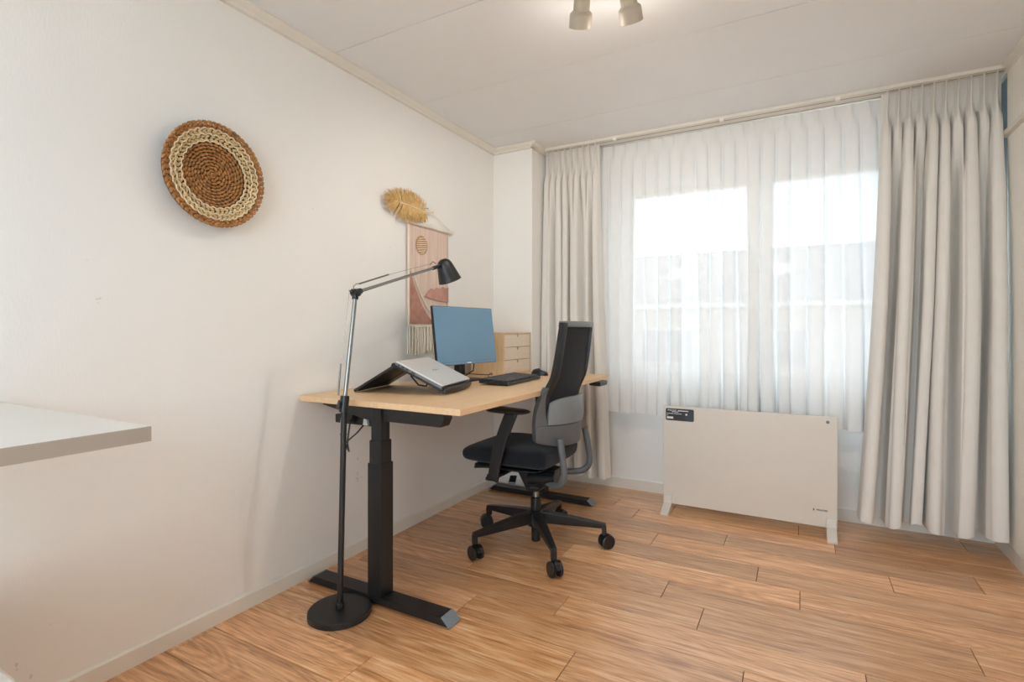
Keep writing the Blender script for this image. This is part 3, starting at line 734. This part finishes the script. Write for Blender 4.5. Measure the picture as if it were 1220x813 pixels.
# ---- keyboard
KM = Matrix.Translation((.540, 2.556, DZ + .003)) @ Matrix.Rotation(math.radians(4), 4, 'Z') @ Matrix.Rotation(math.radians(3), 4, 'Y')
kb = thing('keyboard', 'black full-size keyboard on the desk in front of the monitor', 'keyboard', (.54, 2.556, DZ))
MB(KM).b2((-.085, -.225, .003), (.085, .225, .020)).build('case', 'black_plastic', kb, bevel=.004)
rows = 6
kmesh = MB().box((0, 0, .004), (.0235, .0165, .008)).build('key', 'key', kb, bevel=.0015, seg=1)
kdata = kmesh.data; bpy.data.objects.remove(kmesh)
for v in kdata.vertices: v.co += WLOC[kb.name]
KB_LOCAL = Matrix.Translation(-WLOC[kb.name]) @ KM
for r in range(rows):
    for c in range(21):
        if c in (15, 18) and False: continue
        y = -.211 + c * .0195 + (.010 if c > 14 else 0) + (.006 if c > 17 else 0)
        if r == 1 and 4 <= c <= 9:
            if c != 4: continue
        k = bpy.data.objects.new('key', kdata); COL.objects.link(k); k.parent = kb
        s = 1.0
        if r == 1 and c == 4: s = 6.6; y += .049
        k.matrix_local = KB_LOCAL @ Matrix.Translation((.066 - r * .0265, y, .0205)) @ Matrix.Diagonal((1, s, 1, 1))
MB().tube([(.455, 2.56, DZ + .012), (.42, 2.55, DZ + .006), (.36, 2.60, DZ + .022), (.31, 2.72, DZ + .03), (.27, 2.80, DZ + .012), (.20, 2.84, DZ + .004), (.10, 2.84, DZ + .004), (.03, 2.84, DZ + .004)], .0022, 8).build('cable', 'black_plastic', kb)

# ---- mouse
mm = thing('computer_mouse', 'black computer mouse beside the keyboard', 'mouse', (.50, 3.00, DZ))
def mouse(u, v):
    a = 2 * PI * u; r = math.sin(PI / 2 * v) ; hgt = math.cos(PI / 2 * v)
    return Vector((.50 + .058 * r * math.cos(a) * (1), 3.00 + .031 * r * math.sin(a) * (1 - .12 * math.cos(a)), DZ + .002 + .036 * hgt ** .7 * (1 - .18 * math.cos(a))))
MB().grid(mouse, 28, 10).lathe([(.03, 0), (.03, .004)], (.50, 3.0, DZ), (0, 0, 1), 24).build('body', 'black_plastic', mm)
MB().lathe([(.007, -.004), (.007, .004)], (.463, 3.00, DZ + .031), (0, 1, 0), 16).build('wheel', 'grey_plastic', mm)

# ================================================================== OFFICE CHAIR (faces the desk, -x)
CX, CY = .742, 2.455
oc = thing('office_chair', 'black swivel office chair with tall mesh back at the desk', 'office chair', (CX, CY, 0))
def P(x, y, z): return Vector((CX + x, CY + y, z))
# five-star base
hub = MB().lathe([(.030, .098), (.044, .105), (.046, .165), (.036, .182), (.030, .186)], P(0, 0, 0), (0, 0, 1), 28).build('base_hub', 'base_plastic', oc, angle=50)
for k in range(5):
    a = math.radians(21.5 + 72 * k)
    R_ = Matrix.Translation(P(0, 0, 0)) @ Matrix.Rotation(a, 4, 'Z')
    def armf(u, v, w):
        s = u; hw = .026 * (1 - s) + .015 * s
        top = .178 - .052 * s ** 1.25; bot = .120 - .018 * s ** .8
        if s > .93: bot = .098
        return Vector((.03 + .330 * s, (-hw if v < .5 else hw) * (1.0 if w else .8), top if w else bot))
    ar = MB(R_).slab(armf, 14, 1)
    ab = ar.build('base_arm', 'base_plastic', oc, bevel=.005)
    MB(R_).b2((.338, -.014, .070), (.362, .014, .115)).build('arm_end', 'base_plastic', ab, bevel=.004)
    # caster: stem, hood and twin wheels; its swivel turned at random
    sw = a + [0.5, -.35, .9, 1.7, .2][k]
    C_ = Matrix.Translation(P(.352 * math.cos(a), .352 * math.sin(a), 0)) @ Matrix.Rotation(sw, 4, 'Z')
    cs = MB(C_).cyl((0, 0, .03), (0, 0, .08), .0075, 14).build('caster', 'chrome', oc)
    MB(C_).slab(lambda u, v, w: Vector((math.cos(PI * (.05 + .75 * u)) * (.037 if w else .031) + .012, -.010 + .020 * v, .036 + math.sin(PI * (.05 + .75 * u)) * (.037 if w else .031))), 12, 1).build('hood', 'base_plastic', cs)
    for sgn in (-1, 1):
        MB(C_).lathe([(.004, 0), (.022, 0), (.026, .002), (.033, .003), (.0355, .007), (.0355, .016), (.032, .019), (.012, .019)], (.012, sgn * .0095, .0355), (0, sgn, 0), 28).build('wheel', 'base_plastic', cs)
# gas lift
MB().lathe([(.020, .022), (.024, .026), (.024, .10), (.029, .11), (.027, .248), (.024, .250)], P(0, 0, 0), (0, 0, 1), 28).build('gas_lift_sleeve', 'base_plastic', oc)
MB().lathe([(.015, .22), (.015, .31)], P(0, 0, 0), (0, 0, 1), 24).build('gas_lift_rod', 'chrome', oc)
# mechanism
me_ = MB()
me_.prism([(-.09, .385), (-.10, .415), (.13, .415), (.12, .36), (.04, .30), (.025, .285), (-.03, .285), (-.04, .30)], CY - .045, CY + .045, 'xzy')
for v in me_.v: v.x += CX
me_.build('tilt_mechanism', 'base_plastic', oc, bevel=.008, seg=3)
MB().cyl(P(.02, -.115, .375), P(.17, -.125, .398), .026, 20).build('tension_tube', 'base_plastic', oc)
MB(Matrix.Translation(P(-.05, -.16, .372)) @ Matrix.Rotation(math.radians(25), 4, 'Z')).box((0, 0, 0), (.035, .12, .010)).build('lever', 'base_plastic', oc, bevel=.004)
MB(Matrix.Translation(P(.04, -.12, .335)) @ Matrix.Rotation(math.radians(-18), 4, 'X')).box((0, 0, 0), (.030, .10, .010)).build('lever', 'base_plastic', oc, bevel=.004)
MB(Matrix.Translation(P(-.13, -.235, .385))).box((0, 0, 0), (.05, .035, .018)).build('lever', 'base_plastic', oc, bevel=.005)
# seat: rounded cushion over a plastic pan
def seat_fn(z0, z1, sx, sy, dip):
    def f(u, v, w):
        x = 2 * u - 1; y = 2 * v - 1
        px = x * math.sqrt(1 - .5 * y * y * .28); py = y * math.sqrt(1 - .5 * x * x * .34)
        e = max(abs(x), abs(y)); edge = e ** 6
        crown = (z1 - z0)
        if w:
            z = z1 - .030 * edge - dip * (1 - y * y) * (1 - x * x) - .030 * max(0, -x - .35) ** 1.5 + .012 * max(0, x - .5)
            k = 1 - .02 * edge
        else:
            z = z0 + .020 * edge; k = 1 - .04 * edge
        return P(-.086 + px * sx * k, py * sy * k, z)
    return f
MB().slab(seat_fn(.440, .545, .262, .240, .012), 22, 22).build('seat', 'seat_fabric', oc, angle=180, subsurf=1)
MB().slab(seat_fn(.412, .452, .200, .200, 0), 14, 14).build('seat_pan', 'base_plastic', oc, angle=180)
# backrest surface: width, depth and lean vary with height
ZB0, ZB1 = .545, 1.155
def lerp_tab(tab, z):                    # monotone-ish cubic through the knots
    z = max(tab[0][0], min(tab[-1][0], z)); n_ = len(tab)
    def slope(i):
        a = tab[max(i - 1, 0)]; b = tab[min(i + 1, n_ - 1)]
        return (b[1] - a[1]) / (b[0] - a[0])
    for i in range(n_ - 1):
        (a, va), (b, vb) = tab[i], tab[i + 1]
        if z <= b:
            h = b - a; q = (z - a) / h
            return va * (1 + 2 * q) * (1 - q) ** 2 + slope(i) * h * q * (1 - q) ** 2 + vb * q * q * (3 - 2 * q) + slope(i + 1) * h * q * q * (q - 1)
def back(s, z, off=0.0):
    hw = lerp_tab([(.545, .195), (.60, .215), (.72, .220), (.85, .208), (1.155, .190)], z)
    xc = lerp_tab([(.545, .198), (.69, .206), (.80, .214), (.90, .222), (1.0, .232), (1.155, .250)], z)
    bow = lerp_tab([(.545, .100), (.69, .104), (.80, .084), (.90, .036), (1.155, .022)], z)
    nx, ny = 1.0, 2 * bow * s / max(hw, .01)
    L = math.hypot(nx, ny)
    return P(xc - bow * s * s + off * nx / L, hw * s + off * ny / L, z)
def bslab(s0, s1, z0, z1, o0, o1, nu, nv, zf=None):
    def f(u, v, w):
        s = s0 + (s1 - s0) * u; z = z0 + (z1 - z0) * v
        if zf: z = zf(s, v)
        return back(s, z, o1 if w else o0)
    return MB().slab(f, nu, nv)
bf = bslab(.84, 1.0, .600, ZB1, -.014, .018, 3, 26)
bslab(-1.0, -.84, .600, ZB1, -.014, .018, 3, 26)
b1 = bslab(-1.0, -.84, .600, ZB1, -.014, .018, 3, 26).build('back_frame_side', 'black_plastic', oc, bevel=.004)
b2 = bf.build('back_frame_side', 'black_plastic', oc, bevel=.004)
bslab(-.99, .99, 1.132, ZB1 + .006, -.020, .018, 20, 2).build('back_frame_top', 'mid_grey', oc, bevel=.005)
bslab(-.85, .85, .62, 1.14, -.004, .004, 20, 24).build('back_mesh', 'mesh_fabric', oc)
# lower shell wraps round, its lower edge rounded off
bslab(-1.01, 1.01, 0, 0, -.030, .030, 28, 8, zf=lambda s, v: (.552 + .030 * abs(s) ** 4) + (.662 - .552 - .030 * abs(s) ** 4) * v).build('back_shell', 'grey_plastic', oc, bevel=.008, seg=3)
def padf(u, v, w):
    s = -.80 + 1.62 * u; z = .664 + .128 * v
    z -= .022 * abs(2 * u - 1) ** 5 * v
    o = .004 if not w else .038 - .016 * v ** 3 - .012 * abs(2 * u - 1) ** 6
    return back(s, z, o)
MB().slab(padf, 24, 10).build('lumbar_pad', 'mid_grey', oc, bevel=.006, seg=3)
for sgn in (-1, 1):     # grey flanks sweeping up beside the pad
    s0, s1 = (.78, 1.012) if sgn > 0 else (-1.012, -.78)
    def fl_(u, v, w):
        z = .655 + .19 * v; a, b = s0, s1
        if sgn > 0: a = s0 + .20 * v
        else: b = s1 - .20 * v
        return back(a + (b - a) * u, z, (-.026 if not w else .022))
    MB().slab(fl_, 4, 10).build('back_flank', 'grey_plastic', oc, bevel=.004)
# U-tubes carrying the back
for sgn in (-1, 1):
    pts = [P(.208, sgn * .165, .60), P(.222, sgn * .170, .52), P(.232, sgn * .172, .45), P(.228, sgn * .170, .410), P(.205, sgn * .165, .382), P(.170, sgn * .150, .370), P(.12, sgn * .115, .370), P(.05, sgn * .06, .375)]
    sm = []
    for i in range(len(pts) - 1):
        p0 = pts[max(i - 1, 0)]; p1 = pts[i]; p2 = pts[i + 1]; p3 = pts[min(i + 2, len(pts) - 1)]
        for q in range(5):
            tt = q / 5
            sm.append(.5 * ((2 * p1) + (p2 - p0) * tt + (2 * p0 - 5 * p1 + 4 * p2 - p3) * tt ** 2 + (3 * p1 - p0 - 3 * p2 + p3) * tt ** 3))
    sm.append(pts[-1])
    MB().tube(sm, .0165, 14).build('back_tube', 'grey_plastic', oc)
# armrests
for sgn in (-1, 1):
    yA = sgn * .268
    ar = MB()
    def padarm(u, v, w):
        x = 2 * u - 1; y = 2 * v - 1
        px = x * math.sqrt(1 - .5 * y * y * .5); py = y * math.sqrt(1 - .5 * x * x * .75)
        e = max(abs(x), abs(y)) ** 6
        return P(-.018 + .118 * px, yA + .046 * py, (.746 - .007 * e - .004 * px) if w else (.721 + .008 * e))
    ap = ar.slab(padarm, 18, 10).build('armrest_pad', 'base_plastic', oc, angle=180, subsurf=1)
    def post(u, v, w):
        z = .728 - .338 * u; k = u
        xm = .005 - .105 * k - .012 * math.sin(PI * k)
        hw = .034 - .008 * k
        yy = yA + sgn * .006 * math.sin(PI * k) + (.010 if w else -.010)
        return P(xm - hw + 2 * hw * v, yy, z + .012 * (1 - 2 * v) * k)
    MB().slab(post, 14, 3).build('armrest_post', 'black_plastic', oc, bevel=.005)
    MB().b2(P(-.135, min(sgn * .12, sgn * .272), .398), P(-.075, max(sgn * .12, sgn * .272), .414)).build('armrest_bracket', 'base_plastic', oc, bevel=.004)

# ================================================================== FLOOR LAMP
fx, fy = .362, 1.482
lm = thing('floor_lamp', 'slim black and chrome reading lamp reaching over the desk', 'floor lamp', (fx, fy, 0))
MB().lathe([(.118, 0), (.121, .003), (.121, .022), (.117, .026), (.03, .028)], (fx, fy, 0), (0, 0, 1), 56).build('base', 'black_metal', lm)
pb = Vector((fx, fy, .026)); pk = Vector((fx - .002, fy + .024, .822)); pj = Vector((fx - .004, fy + .088, 1.272))
MB().lathe([(.017, 0), (.017, .018), (.013, .022)], pb, (0, 0, 1), 20).build('pole_socket', 'black_metal', lm)
MB().tube([pb, pb.lerp(pk, .5), pk], .0115, 16).build('pole', 'black_metal', lm)
MB().tube([pb.lerp(pk, .85), pb.lerp(pk, .855)], .0135, 16).build('pole_ring', 'black_metal', lm)
kn = MB(); d = (pj - pk).normalized()
kn.tube([pk - d * .03, pk + d * .035], .0175, 16); kn.tube([pk + Vector((0, -.032, -.012)), pk + Vector((0, -.02, .02))], .008, 12)
kn.build('knuckle', 'black_plastic', lm, bevel=.003)
MB().tube([pk + d * .03, pj], .0088, 14).build('upper_pole', 'chrome', lm)
pe = Vector((fx - .010, 2.100, 1.428)); da = (pe - pj).normalized()
jt = MB(); jt.lathe([(.008, -.02), (.0165, -.016), (.0165, .016), (.008, .02)], pj, (1, 0, 0), 20); jt.tube([pj - d * .028, pj], .013, 14); jt.tube([pj, pj + da * .03], .012, 14)
jt.build('joint', 'black_plastic', lm)
MB().tube([pj + da * .025, pe], .0068, 12).build('arm', 'chrome', lm)
# tension wires
w1 = pj + Vector((0, -.012, .030)); nrm = Vector((0, -da.z, da.y))
MB().tube([pj + Vector((0, -.010, .006)), pj + Vector((0, -.012, .024)), pj + Vector((0, .004, .036)), pj + da * .03 + nrm * .030], .002, 8).build('wire_hook', 'steel_wire', lm)
MB().tube([pj + da * .03 + nrm * .030, pj + da * .215 + nrm * .032], .0036, 8).build('spring_sleeve', 'steel_wire', lm)
MB().tube([pj + da * .21 + nrm * .032, pe - da * .02 + nrm * .024], .0009, 6).build('wire', 'steel_wire', lm)
nb = Vector((0, -d.z, d.y))
MB().tube([pj + Vector((0, -.034, .006)), pk + nb * .040 + d * .155], .0009, 6).build('wire', 'steel_wire', lm)
MB().tube([pk + nb * .040 + d * .16, pk + nb * .036 + d * .035], .0036, 8).build('spring_sleeve', 'steel_wire', lm)
MB().tube([pj + Vector((0, -.036, .006)), pj], .0022, 8).build('wire_pin', 'steel_wire', lm)
# shade
sa = Vector((.10, .40, -.90)).normalized(); st = pe + Vector((0, .072, .052))
MB().tube([pe - da * .01, pe + da * .05], .0095, 14).build('shade_arm', 'black_plastic', lm)
prof = [(r_ * .94, z_ * .92) for r_, z_ in [(.002, 0), (.018, .002), (.032, .012), (.040, .028), (.046, .05), (.064, .128), (.0625, .128), (.044, .05), (.037, .028), (.028, .014), (.002, .006)]]
MB().lathe(prof, st, sa, 40).build('shade', 'black_metal', lm, angle=60)
MB().lathe([(.012, .008), (.014, .03), (.026, .055), (.030, .075), (.022, .095), (.004, .102)], st, sa, 24).build('bulb', 'print_white', lm)
MB().tube([pe + Vector((0, -.03, .012)), pe + Vector((0, -.01, .03)), pe + Vector((0, .018, .022))], .0016, 6).build('shade_wire', 'black_metal', lm)

# ================================================================== ON THE WALL
# ---- woven plate
wc = Vector((.0, 1.172, 1.692))
wp = thing('woven_wall_basket', 'round woven seagrass plate in brown and cream on the wall', 'wall basket', (.0, wc.y, wc.z - .19))
def dish(r): return .034 + .030 * (r / .19) ** 2.5
parts = {'coil_center': (MB(), 'coil_brown'), 'coil_band': (MB(), 'coil_cream'), 'coil_cord': (MB(), 'coil_pale'), 'coil_rim': (MB(), 'coil_brown')}
rr = random.Random(5)
def ringpt(r, a, dx=0): return Vector((dish(r) + dx, wc.y + r * math.cos(a), wc.z + r * math.sin(a)))
def bead_ring(mb, r, w, L, tilt, flip=1):
    nbd = max(5, int(2 * PI * r / L))
    for i in range(nbd):
        a = 2 * PI * (i + rr.uniform(-.06, .06)) / nbd + r * 40
        tg = Vector((0, -math.sin(a), math.cos(a))); rd = Vector((0, math.cos(a), math.sin(a)))
        dr = (tg * math.cos(tilt) + rd * math.sin(tilt) * flip).normalized()
        rot = Matrix((dr, Vector((1, 0, 0)).cross(dr), Vector((1, 0, 0)))).transposed()
        mb.blob(ringpt(r, a, rr.uniform(-.001, .001)), L * .58, w * .50, w * .62, rot, 7, 4)
mbc = parts['coil_center'][0]
for k in range(10): bead_ring(mbc, .006 + k * .0118, .0115, .0175, .24)
mbb = parts['coil_band'][0]
for r, fl2 in ((.127, 1), (.139, -1), (.151, 1), (.160, -1)): bead_ring(mbb, r, .0115, .018, .5, fl2)
mbr = parts['coil_rim'][0]
for r, fl2 in ((.169, 1), (.178, -1), (.187, 1)): bead_ring(mbr, r, .0115, .019, .30, fl2)
mbd = parts['coil_cord'][0]
for r in (.121, .145, .164):
    nn = int(2 * PI * r / .003); pts = []
    for i in range(nn):
        a = 2 * PI * i / nn; pts.append(ringpt(r + .0022 * math.sin(a * round(r * 230)), a, .007 + .0015 * math.cos(a * round(r * 230))))
    mbd.tube(pts, .0026, 6, closed=True)
for nme, (mb, mm_) in parts.items(): mb.build(nme, mm_, wp, kind='stuff', angle=60)
MB().lathe([(.01, -.030), (.10, -.024), (.184, -.002), (.184, .004), (.10, -.018), (.01, -.024)], (.044, wc.y, wc.z), (1, 0, 0), 48).build('backing', 'coil_dark', wp)
MB().cyl((0, wc.y, wc.z + .03), (.034, wc.y, wc.z + .03), .004, 8).build('hook', 'steel_wire', wp)

# ---- woven wall hanging
TY0, TY1, TZ0, TZ1 = 2.300, 2.690, 1.135, 1.728
th = thing('woven_wall_hanging', 'pink woven wall hanging with fringe and abstract hills', 'wall hanging', (.0, (TY0 + TY1) / 2, .99))
MB().grid(lambda u, v: Vector((.012 + .003 * math.sin(9 * v + 2) * (1 - v), TY0 + (TY1 - TY0) * u, TZ0 + (TZ1 - TZ0) * v)), 16, 24).build('cloth', 'tap_pink', th, angle=180).modifiers.new('thickness', 'SOLIDIFY').thickness = .003
def patch(nm, poly, m, x=.0155, t=.0022):
    return MB().prism(poly, x, x + t, 'yzx').build(nm, m, th, smooth=False)
patch('woven_border', [(TY0, TZ0), (TY0 + .014, TZ0), (TY0 + .014, TZ1), (TY0, TZ1)], 'tap_cream', .0160)
patch('woven_border', [(TY0 + .014, TZ0), (TY1, TZ0), (TY1, TZ0 + .016), (TY0 + .014, TZ0 + .016)], 'tap_cream', .0160)
sun = [(2.425 + .052 * math.cos(2 * PI * i / 36), 1.612 + .055 * math.sin(2 * PI * i / 36)) for i in range(36)]
so_ = patch('woven_sun', sun, 'tap_tan')
for i in range(8):
    zz = 1.612 - .046 + i * .0125; hw = math.sqrt(max(0, .052 ** 2 - (zz - 1.612) ** 2)) * .9
    MB().tube([(.0185, 2.425 - hw, zz - .006), (.0185, 2.425 + hw, zz + .006)], .0018, 6).build('sun_stitch', 'tap_cream', so_)
hill = [(TY0 + .016, TZ0 + .018), (TY0 + .016, 1.455)]
for i in range(13):
    q = i / 12; hill.append((TY0 + .022 + .25 * q, 1.45 - .29 * (1 - (1 - q) ** 1.9)))
hill += [(2.60, TZ0 + .018)]
patch('woven_hill', hill, 'tap_rose')
h2 = [(2.452, 1.318), (2.50, 1.306), (2.56, 1.297), (2.62, 1.292), (TY1 - .003, 1.290), (TY1 - .003, 1.385), (2.655, 1.375), (2.63, 1.385), (2.60, 1.368), (2.57, 1.374), (2.54, 1.362), (2.51, 1.366), (2.485, 1.345)]
patch('woven_hill', h2, 'tap_rose2')
# a pale arch line along the big hill
MB().tube([(.0185, TY0 + .030 + .27 * i / 14, 1.475 - .29 * (1 - (1 - i / 14) ** 1.9)) for i in range(15)], .004, 6).build('arch_line', 'tap_cream', th)
fr = MB(); r3 = random.Random(9)
for i in range(46):
    y = TY0 + .004 + (TY1 - TY0 - .008) * i / 45; L = .150 + r3.uniform(-.012, .012); x = .013 + r3.uniform(-.004, .008)
    fr.tube([(x, y, TZ0 + .004), (x + .002, y + r3.uniform(-.003, .003), TZ0 - L * .5), (x + r3.uniform(-.003, .004), y + r3.uniform(-.006, .006), TZ0 - L)], [.0028, .0034, .0026], 6)
fr.build('fringe', 'tap_cream', th, kind='stuff')
MB().tube([(.017, TY0 - .012, TZ1 + .002), (.017, TY1 + .042, TZ1 + .002)], .011, 14).build('rod', 'rod', th)
MB().tube([(.017, TY0 + .01, TZ1 + .012), (.018, 2.47, 1.838), (.018, 2.472, 1.838), (.017, TY1 + .022, TZ1 + .012)], .0024, 6).build('string', 'tap_cream', th)
MB().cyl((0, 2.471, 1.836), (.026, 2.471, 1.836), .0028, 8).build('nail', 'steel_wire', th)

# ---- dried raffia leaf
rl = thing('raffia_leaf', 'straw-coloured raffia leaf ornament hung above the wall hanging', 'wall ornament', (.0, 2.285, 1.72))
ra = Vector((.034, 2.158, 1.815)); rb = Vector((.034, 2.425, 1.806))
MB().tube([ra, ra.lerp(rb, .5) + Vector((.004, 0, .004)), rb, Vector((.030, 2.515, 1.822))], [.003, .004, .005, .005], 8).build('midrib', 'coil_pale', rl)
fn = MB(); r4 = random.Random(12)
for i in range(300):
    q = r4.random(); side = 1 if i % 2 else -1
    p = ra.lerp(rb, q); ln = (.056 + .040 * math.sin(PI * min(1, q * .80 + .17))) * r4.uniform(.88, 1.05)
    lean = -.38 + .70 * q - 1.15 * (1 - q) ** 4
    lean += r4.uniform(-.12, .12)
    dv = Vector((r4.uniform(-.12, .16), math.sin(lean), side * math.cos(lean))).normalized()
    q1 = p + dv * ln * .55 + Vector((r4.uniform(0, .008), 0, 0)); q2 = p + dv * ln + Vector((r4.uniform(-.010, .006), r4.uniform(-.006, .006), 0))
    if q2.x < .004: q2.x = .004
    fn.tube([p, q1, q2], [.0024, .0026, .0008], 4)
fn.build('fronds', 'straw', rl, kind='stuff')
MB().cyl((0, 2.425, 1.806), (.034, 2.425, 1.806), .0028, 8).build('nail', 'steel_wire', rl)

# ================================================================== CEILING SPOTS
cl = thing('ceiling_spot_bar', 'warm grey ceiling spotlight bar with swivelling heads', 'ceiling light', (1.30, 1.86, H))
MB().b2((1.02, 1.66, H - .022), (1.62, 1.73, H)).build('bar', 'lamp_grey', cl, bevel=.004)
heads = [((1.215, 1.878, 2.285), (-.30, .56, -.77)), ((1.395, 1.935, 2.285), (-.02, .66, -.75))]
for (p, ax) in heads:
    p = Vector(p); a = Vector(ax).normalized()
    # p = centre of the open ring; the barrel rises behind it
    top = p - a * .150
    hd = MB().lathe([(.020, -.152), (.029, -.146), (.0305, -.046), (.041, -.036), (.0425, -.030), (.0425, .012), (.0395, .012), (.0375, -.008), (.006, -.016)], p, a, 36).build('spot_head', 'lamp_grey', cl, angle=40)
    MB().lathe([(.036, -.006), (.030, .000), (.004, .003)], p, a, 28).build('bulb', 'bulb', hd)
    anchor = Vector((p.x, 1.695, H - .02))
    MB().tube([anchor, anchor.lerp(top + a * .03, .5) + Vector((0, 0, -.0)), top + a * .03], .007, 10).build('swivel_arm', 'lamp_grey', cl)
    L = bpy.data.lights.new('spot_light', 'SPOT'); L.spot_size = math.radians(168); L.spot_blend = .45; L.energy = SPOT_POWER; L.color = SPOT_COLOR; L.shadow_soft_size = .03
    lo = bpy.data.objects.new('spot_light', L); COL.objects.link(lo); lo.location = p + a * .040; lo.rotation_euler = (a + Vector((0, 0, -.55))).normalized().to_track_quat('-Z', 'Y').to_euler()
    G = bpy.data.lights.new('spot_glow', 'POINT'); G.energy = .8; G.color = SPOT_COLOR; G.shadow_soft_size = .03      # stray light of the same bulb
    go = bpy.data.objects.new('spot_glow', G); COL.objects.link(go); go.location = p + a * .042

# ================================================================== LEFT FOREGROUND: white table edge and a low white box
tt = thing('white_table', 'white tabletop with darkened edge jutting in at the left', 'table', (.40, -.2, 0))
MB().b2((.006, -1.0, .890), (.773, .590, .9205)).build('tabletop', 'white_lacquer', tt, bevel=.001, seg=1)
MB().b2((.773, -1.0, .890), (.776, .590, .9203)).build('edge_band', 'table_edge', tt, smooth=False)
for x in (.08, .70):
    for y in (-.92, .05): MB().b2((x - .025, y - .025, 0), (x + .025, y + .025, .89)).build('leg', 'white_lacquer', tt, bevel=.003)
bxn = thing('storage_box', 'low white box under the white table in the lower left corner', 'box', (.45, .15, 0))
MB().b2((.15, -.12, 0), (.640, .405, .43)).build('body', 'white_lacquer', bxn, bevel=.008, seg=3)
MB().b2((.14, -.13, .43), (.655, .418, .462)).build('lid', 'white_lacquer', bxn, bevel=.010, seg=3)
